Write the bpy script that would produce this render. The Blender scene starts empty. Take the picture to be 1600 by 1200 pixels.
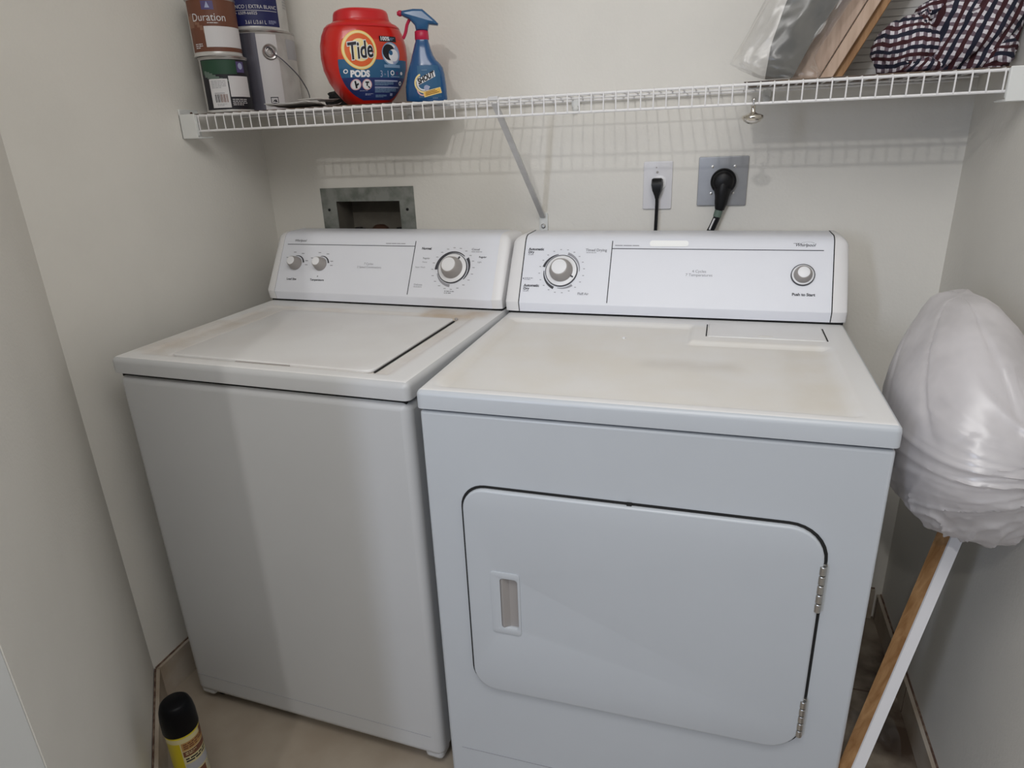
import bpy, bmesh, math, random
from math import sin, cos, pi, sqrt, radians, atan2
from mathutils import Vector, Matrix, noise

random.seed(7)
C = bpy.context.scene.collection

# ------------------------------------------------------------------ camera
cam_d = bpy.data.cameras.new('camera'); cam = bpy.data.objects.new('camera', cam_d); C.objects.link(cam)
cam_d.sensor_fit = 'HORIZONTAL'; cam_d.sensor_width = 36.0; cam_d.lens = 1.04108569 * 1000 / 1600 * 36
cam_d.clip_start = 0.02
YAW, PIT, ROL = -0.30803125, -0.35605898, -0.04037076
_f = Vector((sin(YAW)*cos(PIT), cos(YAW)*cos(PIT), sin(PIT)))
_r = Vector((cos(YAW), -sin(YAW), 0)); _u = _r.cross(_f)
_r2 = cos(ROL)*_r + sin(ROL)*_u; _u2 = -sin(ROL)*_r + cos(ROL)*_u
M3 = Matrix((_r2, _u2, -_f)).transposed()
cam.matrix_world = Matrix.Translation((0.47638606, -0.95282301, 1.30877845)) @ M3.to_4x4()
bpy.context.scene.camera = cam

# ------------------------------------------------------------------ world, lights, exposure
sc = bpy.context.scene
sc.view_settings.view_transform = 'Standard'; sc.view_settings.look = 'None'
sc.view_settings.gamma = 1.0; sc.view_settings.use_curve_mapping = False
sc.view_settings.exposure = -0.13
w = bpy.data.worlds.new('world'); sc.world = w; w.use_nodes = True
bg = w.node_tree.nodes['Background']; bg.inputs[0].default_value = (0.92, 0.96, 1.0, 1); bg.inputs[1].default_value = 0.24
# the rest of the home: bright toward its ceiling, dim toward its floor
_wt = w.node_tree; _tc = _wt.nodes.new('ShaderNodeTexCoord'); _sp = _wt.nodes.new('ShaderNodeSeparateXYZ'); _mr = _wt.nodes.new('ShaderNodeMapRange')
_wt.links.new(_tc.outputs['Generated'], _sp.inputs[0]); _wt.links.new(_sp.outputs[2], _mr.inputs['Value'])
_mr.inputs['From Min'].default_value = -0.15; _mr.inputs['From Max'].default_value = 0.45
_mr.inputs['To Min'].default_value = 0.04; _mr.inputs['To Max'].default_value = 0.39; _wt.links.new(_mr.outputs[0], bg.inputs[1])

def area(name, loc, target, size, power, col, shape='DISK', sy=None):
    d = bpy.data.lights.new(name, 'AREA'); d.shape = shape; d.size = size
    if sy: d.size_y = sy
    d.energy = power; d.color = col
    o = bpy.data.objects.new(name, d); C.objects.link(o); o.location = loc
    o.rotation_euler = (Vector(target) - Vector(loc)).to_track_quat('-Z', 'Y').to_euler()
    return o
# hallway ceiling lamp (its shadow of the wire shelf falls on the back wall)
area('hall_ceiling_lamp', (0.17, -2.15, 2.50), (0.1, 0.4, 1.2), 0.07, 11, (1.0, 0.98, 0.95))
# daylight that comes down the hall from the left, behind the camera
area('hall_daylight', (-0.50, -2.3, 1.55), (0.3, 0, 0.7), 0.13, 13, (0.72, 0.81, 1.0), 'RECTANGLE', 0.7)
# added broad fill in place of bounce off the hallway ceiling, brightens the tops
area('ceiling_bounce_fill', (0.45, -0.90, 2.48), (0.05, -0.25, 0.6), 1.2, 21, (1.0, 0.985, 0.97), 'RECTANGLE', 0.9)

# ------------------------------------------------------------------ materials
def mat(name, col, rough=0.5, metal=0.0, noise_amt=0.0, noise_scale=20, col2=None, bump=0.0, bump_scale=200, spec=0.5, coat=0.0, trans=0.0, alpha=1.0, detail=4, nlo=0.4, nhi=0.65):
    m = bpy.data.materials.new(name); m.use_nodes = True
    nt = m.node_tree; b = nt.nodes['Principled BSDF']
    c = (*col, 1)
    b.inputs['Base Color'].default_value = c; b.inputs['Roughness'].default_value = rough
    b.inputs['Metallic'].default_value = metal; b.inputs['Specular IOR Level'].default_value = spec
    b.inputs['Coat Weight'].default_value = coat
    b.inputs['Transmission Weight'].default_value = trans; b.inputs['Alpha'].default_value = alpha
    tc = nt.nodes.new('ShaderNodeTexCoord')
    n = nt.nodes.new('ShaderNodeTexNoise'); n.inputs['Scale'].default_value = noise_scale; n.inputs['Detail'].default_value = detail
    nt.links.new(tc.outputs['Object'], n.inputs['Vector'])
    if col2 is None: col2 = tuple(max(0, x*(1-noise_amt)) for x in col)
    mr = nt.nodes.new('ShaderNodeMapRange'); mr.inputs['From Min'].default_value = nlo; mr.inputs['From Max'].default_value = nhi
    nt.links.new(n.outputs['Fac'], mr.inputs['Value'])
    mx = nt.nodes.new('ShaderNodeMix'); mx.data_type = 'RGBA'
    mx.inputs['A'].default_value = c; mx.inputs['B'].default_value = (*col2, 1)
    nt.links.new(mr.outputs['Result'], mx.inputs['Factor']); nt.links.new(mx.outputs['Result'], b.inputs['Base Color'])
    if bump > 0:
        n2 = nt.nodes.new('ShaderNodeTexNoise'); n2.inputs['Scale'].default_value = bump_scale; n2.inputs['Detail'].default_value = 3
        nt.links.new(tc.outputs['Object'], n2.inputs['Vector'])
        bp = nt.nodes.new('ShaderNodeBump'); bp.inputs['Strength'].default_value = bump; bp.inputs['Distance'].default_value = 0.002
        nt.links.new(n2.outputs['Fac'], bp.inputs['Height']); nt.links.new(bp.outputs['Normal'], b.inputs['Normal'])
    return m

M = {}
M['wall'] = mat('wall_paint', (0.79, 0.765, 0.708), 0.65, noise_amt=0.035, noise_scale=5, bump=0.25, bump_scale=160)
M['ceil'] = mat('ceiling_paint', (0.75, 0.74, 0.70), 0.8)
M['jamb'] = mat('jamb_paint', (0.66, 0.67, 0.66), 0.45)
M['enamel'] = mat('shaded_enamel', (0.545, 0.575, 0.61), 0.33, noise_amt=0.03, noise_scale=3)  # darker than the white tops: the dimness of the fronts is in the colour
M['wenamel'] = mat('shaded_washer_enamel', (0.55, 0.555, 0.56), 0.36, noise_amt=0.03, noise_scale=3)  # washer cabinet likewise, its warmer shade put into the colour
def top_mat(name, base, stain, boxes, nscale, bump=0.0, nlo=0.35, nhi=0.7, smudge=()):
    """enamel with dirt held inside soft-edged rectangles (x0, x1, y0, y1, softness, strength)"""
    m = mat(name, base, 0.32, noise_scale=nscale, bump=bump, bump_scale=500, detail=6); nt = m.node_tree; b = nt.nodes['Principled BSDF']
    tc = nt.nodes.new('ShaderNodeTexCoord'); sp = nt.nodes.new('ShaderNodeSeparateXYZ'); nt.links.new(tc.outputs['Object'], sp.inputs[0])
    n = nt.nodes.new('ShaderNodeTexNoise'); n.inputs['Scale'].default_value = nscale; n.inputs['Detail'].default_value = 7; nt.links.new(tc.outputs['Object'], n.inputs['Vector'])
    nr = nt.nodes.new('ShaderNodeMapRange'); nr.inputs['From Min'].default_value = nlo; nr.inputs['From Max'].default_value = nhi; nr.inputs['To Min'].default_value = 0.35; nt.links.new(n.outputs['Fac'], nr.inputs['Value'])
    def edge(sock, a, w, inv=False):
        r = nt.nodes.new('ShaderNodeMapRange'); r.interpolation_type = 'SMOOTHSTEP'
        r.inputs['From Min'].default_value = a-w; r.inputs['From Max'].default_value = a+w
        if inv: r.inputs['To Min'].default_value = 1.0; r.inputs['To Max'].default_value = 0.0
        nt.links.new(sock, r.inputs['Value']); return r.outputs[0]
    def mth(op, a, b2):
        q = nt.nodes.new('ShaderNodeMath'); q.operation = op
        for k, v in enumerate((a, b2)):
            if isinstance(v, (int, float)): q.inputs[k].default_value = v
            else: nt.links.new(v, q.inputs[k])
        return q.outputs[0]
    cur = None
    col = nt.nodes.new('ShaderNodeRGB'); col.outputs[0].default_value = (*base, 1); cur = col.outputs[0]
    for (x0, x1, y0, y1, w2, k, c) in boxes:
        f = mth('MULTIPLY', mth('MULTIPLY', edge(sp.outputs[0], x0, w2), edge(sp.outputs[0], x1, w2, True)), mth('MULTIPLY', edge(sp.outputs[1], y0, w2), edge(sp.outputs[1], y1, w2, True)))
        f = mth('MULTIPLY', mth('MULTIPLY', f, nr.outputs[0]), k)
        mx = nt.nodes.new('ShaderNodeMix'); mx.data_type = 'RGBA'; nt.links.new(f, mx.inputs['Factor']); nt.links.new(cur, mx.inputs['A']); mx.inputs['B'].default_value = (*c, 1); cur = mx.outputs['Result']
    nt.links.new(cur, b.inputs['Base Color']); return m
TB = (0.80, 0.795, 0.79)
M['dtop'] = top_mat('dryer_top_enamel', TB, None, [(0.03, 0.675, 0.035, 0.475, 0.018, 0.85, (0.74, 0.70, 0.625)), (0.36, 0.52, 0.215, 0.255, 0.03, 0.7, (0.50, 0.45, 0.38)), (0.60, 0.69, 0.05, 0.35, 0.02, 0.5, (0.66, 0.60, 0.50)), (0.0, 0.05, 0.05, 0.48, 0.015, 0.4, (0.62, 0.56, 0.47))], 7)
M['wtop'] = top_mat('washer_top_enamel', TB, None, [(-0.645, -0.05, 0.035, 0.46, 0.010, 0.75, (0.66, 0.60, 0.54)), (-0.20, -0.03, 0.43, 0.50, 0.02, 0.9, (0.52, 0.40, 0.28)), (-0.68, -0.60, 0.05, 0.30, 0.015, 0.7, (0.62, 0.55, 0.48))], 16, 0.15)
M['topwhite'] = mat('top_enamel', TB, 0.33, noise_scale=5, col2=(0.75, 0.735, 0.725))
M['console'] = mat('console_plastic', (0.80, 0.815, 0.87), 0.42, noise_amt=0.02, noise_scale=6)
M['cap'] = mat('end_cap_plastic', (0.80, 0.79, 0.79), 0.4)
M['white'] = mat('white_plastic', (0.85, 0.85, 0.87), 0.35)
M['knobgrey'] = mat('knob_grey', (0.36, 0.335, 0.32), 0.45)
M['dark'] = mat('dark_gap', (0.012, 0.012, 0.012), 0.9)
M['ink'] = mat('console_ink', (0.05, 0.05, 0.06), 0.6)
M['inkgrey'] = mat('console_ink_grey', (0.33, 0.33, 0.36), 0.6)
M['black'] = mat('black_rubber', (0.004, 0.004, 0.005), 0.42, spec=0.3)
M['wire'] = mat('white_vinyl_wire', (0.80, 0.79, 0.79), 0.35)
M['brace'] = mat('brace_steel', (0.60, 0.59, 0.58), 0.4, noise_amt=0.1, noise_scale=30)
M['bracket'] = mat('bracket_plastic', (0.74, 0.75, 0.73), 0.4)
M['chrome'] = mat('nickel', (0.62, 0.58, 0.52), 0.22, 1.0)
M['steel'] = mat('steel', (0.55, 0.54, 0.52), 0.35, 1.0)
M['zinc'] = mat('galvanised_steel', (0.27, 0.28, 0.26), 0.5, 0.35, noise_scale=28, col2=(0.15, 0.165, 0.145))
M['boxin'] = mat('box_inside', (0.15, 0.135, 0.11), 0.8, noise_amt=0.2)
M['valve'] = mat('valve_brass_dark', (0.09, 0.045, 0.03), 0.5, 0.4)
M['plate'] = mat('plate_white', (0.74, 0.73, 0.75), 0.35)
M['plateg'] = mat('plate_grey_metal', (0.36, 0.365, 0.38), 0.42, 0.5, noise_amt=0.1)
M['floor'] = mat('floor_tile', (0.37, 0.315, 0.25), 0.45, noise_scale=7, col2=(0.32, 0.265, 0.205))
M['base'] = mat('baseboard_tile', (0.50, 0.44, 0.37), 0.4, noise_scale=10, col2=(0.38, 0.30, 0.22))
M['grout'] = mat('grout_brown', (0.10, 0.055, 0.04), 0.9, noise_scale=60, col2=(0.25, 0.18, 0.13))
M['red'] = mat('tub_red', (0.58, 0.010, 0.005), 0.28, coat=0.3)
M['redlid'] = mat('lid_red', (0.60, 0.015, 0.02), 0.3)
M['blue'] = mat('bottle_blue', (0.012, 0.085, 0.24), 0.25, coat=0.4)
M['blued'] = mat('trigger_blue', (0.02, 0.10, 0.24), 0.28, coat=0.3)
M['magenta'] = mat('collar_red', (0.50, 0.012, 0.06), 0.4)
def flat(name, col, rough=0.5): M[name] = mat(name, col, rough, noise_amt=0.0)
flat('l_navy', (0.012, 0.028, 0.14)); flat('l_teal', (0.02, 0.11, 0.24)); flat('l_orange', (0.75, 0.12, 0.02)); flat('l_yellow', (0.90, 0.55, 0.10))
flat('l_pale', (0.90, 0.74, 0.35)); flat('l_white', (0.82, 0.82, 0.85)); flat('l_black', (0.006, 0.006, 0.012)); flat('l_lilac', (0.38, 0.42, 0.60)); flat('l_redorange', (0.62, 0.05, 0.02))
flat('l_sky', (0.22, 0.35, 0.52)); flat('l_pink', (0.75, 0.45, 0.48)); flat('l_brown', (0.16, 0.055, 0.028)); flat('l_tan', (0.26, 0.13, 0.08)); flat('l_green', (0.012, 0.06, 0.03)); flat('l_greenlight', (0.12, 0.17, 0.14))
flat('l_purple', (0.09, 0.07, 0.20)); flat('l_paper', (0.70, 0.69, 0.70)); flat('l_blue', (0.006, 0.010, 0.095)); flat('l_cream', (0.62, 0.55, 0.30)); flat('l_grey', (0.42, 0.42, 0.44)); flat('l_labgold', (0.45, 0.25, 0.08))
flat('blot', (0.97, 0.98, 0.97), 0.3)  # bright white for the glare painted on the dryer console
M['canmetal'] = mat('can_metal', (0.45, 0.43, 0.42), 0.3, 0.9)
M['candark'] = mat('can_dark_metal', (0.16, 0.16, 0.20), 0.3, 0.6)
M['canwhite'] = mat('can_white', (0.60, 0.59, 0.57), 0.35, 0.2, noise_amt=0.15, noise_scale=25)
M['canyellow'] = mat('can_yellow', (0.62, 0.50, 0.01), 0.35, coat=0.2)
M['capblack'] = mat('cap_black', (0.002, 0.002, 0.003), 0.4, spec=0.15)
M['paper'] = mat('paper', (0.85, 0.83, 0.81), 0.8, noise_amt=0.1)
M['cloth_black'] = mat('black_cloth', (0.012, 0.012, 0.012), 0.9, bump=0.4)
M['cardboard'] = mat('cardboard', (0.20, 0.145, 0.10), 0.8, noise_scale=18, col2=(0.07, 0.05, 0.045), detail=8)
M['bag_dark'] = mat('dark_panel', (0.020, 0.020, 0.016), 0.5, noise_scale=14, col2=(0.085, 0.08, 0.065))
M['board_white'] = mat('board_white', (0.66, 0.65, 0.66), 0.6)
M['slat_white'] = mat('slat_white', (0.56, 0.545, 0.52), 0.6)

def wood(name, c1, c2, scale=9, axis='Z'):
    m = bpy.data.materials.new(name); m.use_nodes = True; nt = m.node_tree; b = nt.nodes['Principled BSDF']
    b.inputs['Roughness'].default_value = 0.6
    tc = nt.nodes.new('ShaderNodeTexCoord'); mp = nt.nodes.new('ShaderNodeMapping')
    mp.inputs['Scale'].default_value = (scale*4, scale*4, scale*0.35)
    n = nt.nodes.new('ShaderNodeTexNoise'); n.inputs['Scale'].default_value = 2.0; n.inputs['Detail'].default_value = 8; n.inputs['Distortion'].default_value = 0.6
    r = nt.nodes.new('ShaderNodeValToRGB'); r.color_ramp.elements[0].position = 0.35; r.color_ramp.elements[1].position = 0.68
    r.color_ramp.elements[0].color = (*c1, 1); r.color_ramp.elements[1].color = (*c2, 1)
    nt.links.new(tc.outputs['Object'], mp.inputs['Vector']); nt.links.new(mp.outputs['Vector'], n.inputs['Vector'])
    nt.links.new(n.outputs['Fac'], r.inputs['Fac']); nt.links.new(r.outputs['Color'], b.inputs['Base Color'])
    return m
M['wood'] = wood('pale_wood', (0.36, 0.25, 0.185), (0.50, 0.37, 0.285))
M['wood2'] = wood('pale_wood_strip', (0.44, 0.31, 0.22), (0.56, 0.41, 0.31))
M['woodo'] = wood('orange_wood', (0.27, 0.13, 0.045), (0.44, 0.25, 0.11))

def film(name, col, clear, rough=0.25, trans=0.35, clear_col=(1, 1, 1), g0=0.07, g1=0.5):
    """thin plastic film: part clear, part milky (diffuse + translucent), glossy on top"""
    m = bpy.data.materials.new(name); m.use_nodes = True; nt = m.node_tree; nt.nodes.clear()
    out = nt.nodes.new('ShaderNodeOutputMaterial'); t = nt.nodes.new('ShaderNodeBsdfTransparent'); t.inputs[0].default_value = (*clear_col, 1)
    d = nt.nodes.new('ShaderNodeBsdfDiffuse'); d.inputs[0].default_value = (*col, 1)
    tl = nt.nodes.new('ShaderNodeBsdfTranslucent'); tl.inputs[0].default_value = (*col, 1)
    g = nt.nodes.new('ShaderNodeBsdfGlossy'); g.inputs['Roughness'].default_value = rough; g.inputs[0].default_value = (1, 1, 1, 1)
    m1 = nt.nodes.new('ShaderNodeMixShader'); m1.inputs[0].default_value = trans
    nt.links.new(d.outputs[0], m1.inputs[1]); nt.links.new(tl.outputs[0], m1.inputs[2])
    tc = nt.nodes.new('ShaderNodeTexCoord'); n = nt.nodes.new('ShaderNodeTexNoise'); n.inputs['Scale'].default_value = 9; n.inputs['Detail'].default_value = 3
    nt.links.new(tc.outputs['Object'], n.inputs['Vector'])
    mr = nt.nodes.new('ShaderNodeMapRange'); mr.inputs['To Min'].default_value = max(0, clear-min(0.15, 1-clear)); mr.inputs['To Max'].default_value = min(1, clear+0.15)
    mr.inputs['From Min'].default_value = 0.35; mr.inputs['From Max'].default_value = 0.65
    nt.links.new(n.outputs['Fac'], mr.inputs['Value'])
    m2 = nt.nodes.new('ShaderNodeMixShader'); nt.links.new(mr.outputs['Result'], m2.inputs[0])
    nt.links.new(m1.outputs[0], m2.inputs[1]); nt.links.new(t.outputs[0], m2.inputs[2])
    lw = nt.nodes.new('ShaderNodeLayerWeight'); lw.inputs[0].default_value = 0.25
    mr2 = nt.nodes.new('ShaderNodeMapRange'); mr2.inputs['To Min'].default_value = g0; mr2.inputs['To Max'].default_value = g1
    nt.links.new(lw.outputs['Fresnel'], mr2.inputs['Value'])
    m3 = nt.nodes.new('ShaderNodeMixShader'); nt.links.new(mr2.outputs['Result'], m3.inputs[0])
    nt.links.new(m2.outputs[0], m3.inputs[1]); nt.links.new(g.outputs[0], m3.inputs[2])
    nt.links.new(m3.outputs[0], out.inputs[0])
    return m
M['film_milky'] = film('milky_plastic_film', (0.84, 0.815, 0.825), 0.30, 0.30, 0.40, g0=0.05, g1=0.30)
M['film_clear'] = film('clear_plastic_film', (0.50, 0.49, 0.47), 0.91, 0.26, 0.3, g0=0.03, g1=0.30)

def gingham():
    m = bpy.data.materials.new('gingham_cloth'); m.use_nodes = True; nt = m.node_tree; b = nt.nodes['Principled BSDF']
    b.inputs['Roughness'].default_value = 0.85
    uv = nt.nodes.new('ShaderNodeUVMap'); sep = nt.nodes.new('ShaderNodeSeparateXYZ'); nt.links.new(uv.outputs[0], sep.inputs[0])
    def stripe(sock, thr=0.5):
        a = nt.nodes.new('ShaderNodeMath'); a.operation = 'FRACT'; nt.links.new(sock, a.inputs[0])
        c = nt.nodes.new('ShaderNodeMath'); c.operation = 'GREATER_THAN'; c.inputs[1].default_value = thr; nt.links.new(a.outputs[0], c.inputs[0]); return c.outputs[0]
    su = stripe(sep.outputs[0], 0.46); sv = stripe(sep.outputs[1])
    h = nt.nodes.new('ShaderNodeMath'); h.operation = 'MULTIPLY'; h.inputs[1].default_value = 0.5; nt.links.new(sep.outputs[0], h.inputs[0])
    sh = stripe(h.outputs[0])
    dk = nt.nodes.new('ShaderNodeMix'); dk.data_type = 'RGBA'; dk.inputs['A'].default_value = (0.045, 0.008, 0.012, 1); dk.inputs['B'].default_value = (0.008, 0.009, 0.025, 1)
    nt.links.new(sh, dk.inputs['Factor'])
    lt = nt.nodes.new('ShaderNodeMix'); lt.data_type = 'RGBA'; lt.inputs['A'].default_value = (0.66, 0.63, 0.66, 1); lt.inputs['B'].default_value = (0.15, 0.11, 0.135, 1)
    nt.links.new(sv, lt.inputs['Factor'])
    mx = nt.nodes.new('ShaderNodeMix'); mx.data_type = 'RGBA'; nt.links.new(su, mx.inputs['Factor'])
    nt.links.new(lt.outputs['Result'], mx.inputs['A']); nt.links.new(dk.outputs['Result'], mx.inputs['B'])
    nt.links.new(mx.outputs['Result'], b.inputs['Base Color'])
    return m
M['gingham'] = gingham()

# ------------------------------------------------------------------ helpers
def tag(o, label=None, cat=None, group=None, kind=None):
    if label: o['label'] = label
    if cat: o['category'] = cat
    if group: o['group'] = group
    if kind: o['kind'] = kind
    return o
def thing(name, label, cat, loc=(0, 0, 0), rz=0.0, group=None):
    o = bpy.data.objects.new(name, None); C.objects.link(o); o.location = loc; o.rotation_euler = (0, 0, rz)
    o.empty_display_size = 0.05
    return tag(o, label, cat, group)
def fin(name, bm, mats, parent=None, smooth=False, angle=35):
    if not isinstance(mats, (list, tuple)): mats = [mats]
    bmesh.ops.recalc_face_normals(bm, faces=bm.faces[:])
    me = bpy.data.meshes.new(name); bm.to_mesh(me); bm.free()
    for m in mats: me.materials.append(M[m] if isinstance(m, str) else m)
    o = bpy.data.objects.new(name, me); C.objects.link(o)
    if parent is not None: o.parent = parent
    if smooth:
        for p in me.polygons: p.use_smooth = True
        try: me.set_sharp_from_angle(angle=radians(angle))
        except Exception: pass
    return o
def bevel(o, w, seg=3, angle=30):
    m = o.modifiers.new('bevel', 'BEVEL'); m.width = w; m.segments = seg; m.limit_method = 'ANGLE'; m.angle_limit = radians(angle); m.harden_normals = False
    for p in o.data.polygons: p.use_smooth = True
    try: o.data.set_sharp_from_angle(angle=radians(50))
    except Exception: pass
    return o
def addbox(bm, x0, x1, y0, y1, z0, z1, mi=0, mtx=None):
    vs = [Vector((x, y, z)) for z in (z0, z1) for y in (y0, y1) for x in (x0, x1)]
    if mtx: vs = [mtx @ v for v in vs]
    v = [bm.verts.new(p) for p in vs]
    for f in ((0, 2, 3, 1), (4, 5, 7, 6), (0, 1, 5, 4), (2, 6, 7, 3), (0, 4, 6, 2), (1, 3, 7, 5)):
        bm.faces.new([v[i] for i in f]).material_index = mi
def box(name, x0, x1, y0, y1, z0, z1, m, parent=None, bev=0, seg=3, mtx=None):
    bm = bmesh.new(); addbox(bm, x0, x1, y0, y1, z0, z1, 0, mtx)
    o = fin(name, bm, m, parent)
    if bev: bevel(o, bev, seg)
    return o
def loft(bm, rings, closed=True, cap0=True, cap1=True, mi=0):
    R = [[bm.verts.new(p) for p in r] for r in rings]
    n = len(R[0])
    for a, b in zip(R, R[1:]):
        for i in range(n if closed else n-1):
            j = (i+1) % n
            bm.faces.new((a[i], a[j], b[j], b[i])).material_index = mi
    if cap0: bm.faces.new(list(reversed(R[0]))).material_index = mi
    if cap1: bm.faces.new(R[-1]).material_index = mi
    return R
def lathe(bm, prof, seg=32, mtx=None, mi=0, caps=True):
    rings = []
    for r, z in prof:
        ring = [Vector((max(r, 1e-5)*cos(2*pi*i/seg), max(r, 1e-5)*sin(2*pi*i/seg), z)) for i in range(seg)]
        rings.append([mtx @ p for p in ring] if mtx else ring)
    loft(bm, rings, True, caps, caps, mi)
def tube(bm, pts, r, seg=8, mi=0, rs=None, closed=False):
    pts = [Vector(p) for p in pts]; rings = []
    up = None
    for i, p in enumerate(pts):
        t = (pts[min(i+1, len(pts)-1)] - pts[max(i-1, 0)]).normalized()
        if up is None: up = Vector((0, 0, 1)) if abs(t.z) < 0.9 else Vector((1, 0, 0))
        a = t.cross(up).normalized(); b = a.cross(t).normalized(); up = b
        rr = rs[i] if rs else r
        rings.append([p + rr*(cos(2*pi*k/seg)*a + sin(2*pi*k/seg)*b) for k in range(seg)])
    loft(bm, rings, True, True, True, mi)
def smoothpath(pts, n=6):
    P = [Vector(p) for p in pts]; out = []
    for i in range(len(P)-1):
        p0, p1, p2, p3 = P[max(i-1, 0)], P[i], P[i+1], P[min(i+2, len(P)-1)]
        for k in range(n):
            t = k/n; out.append(0.5*((2*p1)+(-p0+p2)*t+(2*p0-5*p1+4*p2-p3)*t*t+(-p0+3*p1-3*p2+p3)*t**3))
    out.append(P[-1]); return out
def rrect(x0, z0, x1, z1, r, n=8):
    if not isinstance(r, (tuple, list)): r = (r, r, r, r)     # bl, br, tr, tl
    out = []
    for (cx, cz, a0, rr) in ((x0+r[0], z0+r[0], pi, r[0]), (x1-r[1], z0+r[1], 1.5*pi, r[1]), (x1-r[2], z1-r[2], 0, r[2]), (x0+r[3], z1-r[3], 0.5*pi, r[3])):
        for k in range(n+1):
            a = a0 + 0.5*pi*k/n; out.append((cx+rr*cos(a), cz+rr*sin(a)))
    return out
def shape2d(outer, holes=(), depth=0.002, bev=0.0, res=2):
    """flat plate with holes from outlines; local x,y plane, thickness along +z (0..depth)"""
    cu = bpy.data.curves.new('outline', 'CURVE'); cu.dimensions = '2D'; cu.fill_mode = 'BOTH'
    for pts in [outer, *holes]:
        s = cu.splines.new('POLY'); s.points.add(len(pts)-1)
        for i, p in enumerate(pts): s.points[i].co = (p[0], p[1], 0, 1)
        s.use_cyclic_u = True
    cu.extrude = max(depth/2 - bev, 0.00001); cu.bevel_depth = bev; cu.bevel_resolution = res; cu.offset = -bev
    o = bpy.data.objects.new('outline', cu); me = bpy.data.meshes.new_from_object(o)
    bpy.data.objects.remove(o); bpy.data.curves.remove(cu)
    bm = bmesh.new(); bm.from_mesh(me); bpy.data.meshes.remove(me)
    bmesh.ops.remove_doubles(bm, verts=bm.verts[:], dist=1e-6)
    for v in bm.verts: v.co.z += depth/2
    return bm
def xz(bm, y=0.0, flip=True):
    """stand a flat shape up: local x->x, local y->z, thickness -> -y (toward the camera) starting at y"""
    for v in bm.verts: v.co = Vector((v.co.x, y - v.co.z, v.co.y))
    return bm
def text_bm(s, size, shear=0.0, offset=0.0, align='LEFT'):
    cu = bpy.data.curves.new('text', 'FONT'); cu.body = s; cu.size = size; cu.shear = shear; cu.offset = offset
    cu.align_x = align; cu.align_y = 'CENTER'; cu.resolution_u = 3
    o = bpy.data.objects.new('text', cu); me = bpy.data.meshes.new_from_object(o)
    bpy.data.objects.remove(o); bpy.data.curves.remove(cu)
    return me
class Decal:
    """printed graphics: flat shapes laid on a surface by the function f(u, v, offset)"""
    def __init__(s, f, step=0.0004): s.bm = bmesh.new(); s.f = f; s.mats = []; s.step = step
    def mi(s, m):
        if m not in s.mats: s.mats.append(m)
        return s.mats.index(m)
    def face(s, pts, m, layer):
        vs = [s.bm.verts.new(s.f(u, v, s.step*layer)) for u, v in pts]
        s.bm.faces.new(vs).material_index = s.mi(m)
    def grid(s, P, m, layer):           # P[i][j] of (u,v)
        V = [[s.bm.verts.new(s.f(u, v, s.step*layer)) for u, v in row] for row in P]
        k = s.mi(m)
        for a, b in zip(V, V[1:]):
            for i in range(len(a)-1): s.bm.faces.new((a[i], a[i+1], b[i+1], b[i])).material_index = k
    def rect(s, u0, v0, u1, v1, m, layer=1, n=1, nv=1, sh=0.0, rot=0.0):
        cu, cv = (u0+u1)/2, (v0+v1)/2; P = []
        for j in range(nv+1):
            row = []
            for i in range(n+1):
                u = u0+(u1-u0)*i/n + sh*(j/nv-0.5); v = v0+(v1-v0)*j/nv
                du, dv = u-cu, v-cv; row.append((cu+du*cos(rot)-dv*sin(rot), cv+du*sin(rot)+dv*cos(rot)))
            P.append(row)
        s.grid(P, m, layer)
    def ring(s, cu, cv, r0, r1, m, layer=1, a0=0, a1=360, n=48, ky=1.0, nr=1, taper=False):
        P = []
        for j in range(nr+1):
            row = []
            for i in range(n+1):
                t = i/n; a = radians(a0+(a1-a0)*t); rr = r0+(r1-r0)*j/nr
                if taper: rr = r0+(r1-r0)*(j/nr)*(0.25+0.75*t)
                row.append((cu+rr*cos(a), cv+rr*sin(a)*ky))
            P.append(row)
        s.grid(P, m, layer)
    def disc(s, cu, cv, r, m, layer=1, ky=1.0, nr=3, n=32): s.ring(cu, cv, 1e-5, r, m, layer, n=n, ky=ky, nr=nr)
    def text(s, t, u, v, size, m, layer=1, shear=0, offset=0, align='LEFT', rot=0.0, sx=1.0):
        me = text_bm(t, size, shear, offset, align); k = s.mi(m); cr, sr = cos(rot), sin(rot)
        vs = [s.bm.verts.new(s.f(u+p.co.x*sx*cr-p.co.y*sr, v+p.co.x*sx*sr+p.co.y*cr, s.step*layer)) for p in me.vertices]
        for p in me.polygons:
            try: s.bm.faces.new([vs[i] for i in p.vertices]).material_index = k
            except ValueError: pass
        bpy.data.meshes.remove(me)
    def bars(s, u0, v0, u1, v1, m, layer=1, n=3, fill=0.5, seed=0, seg=1):
        """rows of tiny print too small to read: broken up lines"""
        rnd = random.Random(seed)
        h = (v1-v0)/n
        for i in range(n):
            u = u0; end = u0+(u1-u0)*(1.0 if i < n-1 else 0.7)
            while u < end:
                L = rnd.uniform(0.10, 0.3)*(u1-u0); e = min(u+L, end)
                s.rect(u, v1-h*i-h*fill, e, v1-h*i, m, layer, n=seg); u = e+h*0.35
    def build(s, name, parent):
        return fin(name, s.bm, s.mats, parent)

# ------------------------------------------------------------------ the room
WX0, WX1, WY = -0.805, 0.972, 0.797
CEIL = 2.55
def slab(name, x0, x1, y0, y1, z0, z1, m):
    return tag(box(name, x0, x1, y0, y1, z0, z1, m), kind='structure')
o = slab('floor', -2.4, 2.2, -3.6, WY+0.1, -0.08, 0.0, 'floor')
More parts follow.
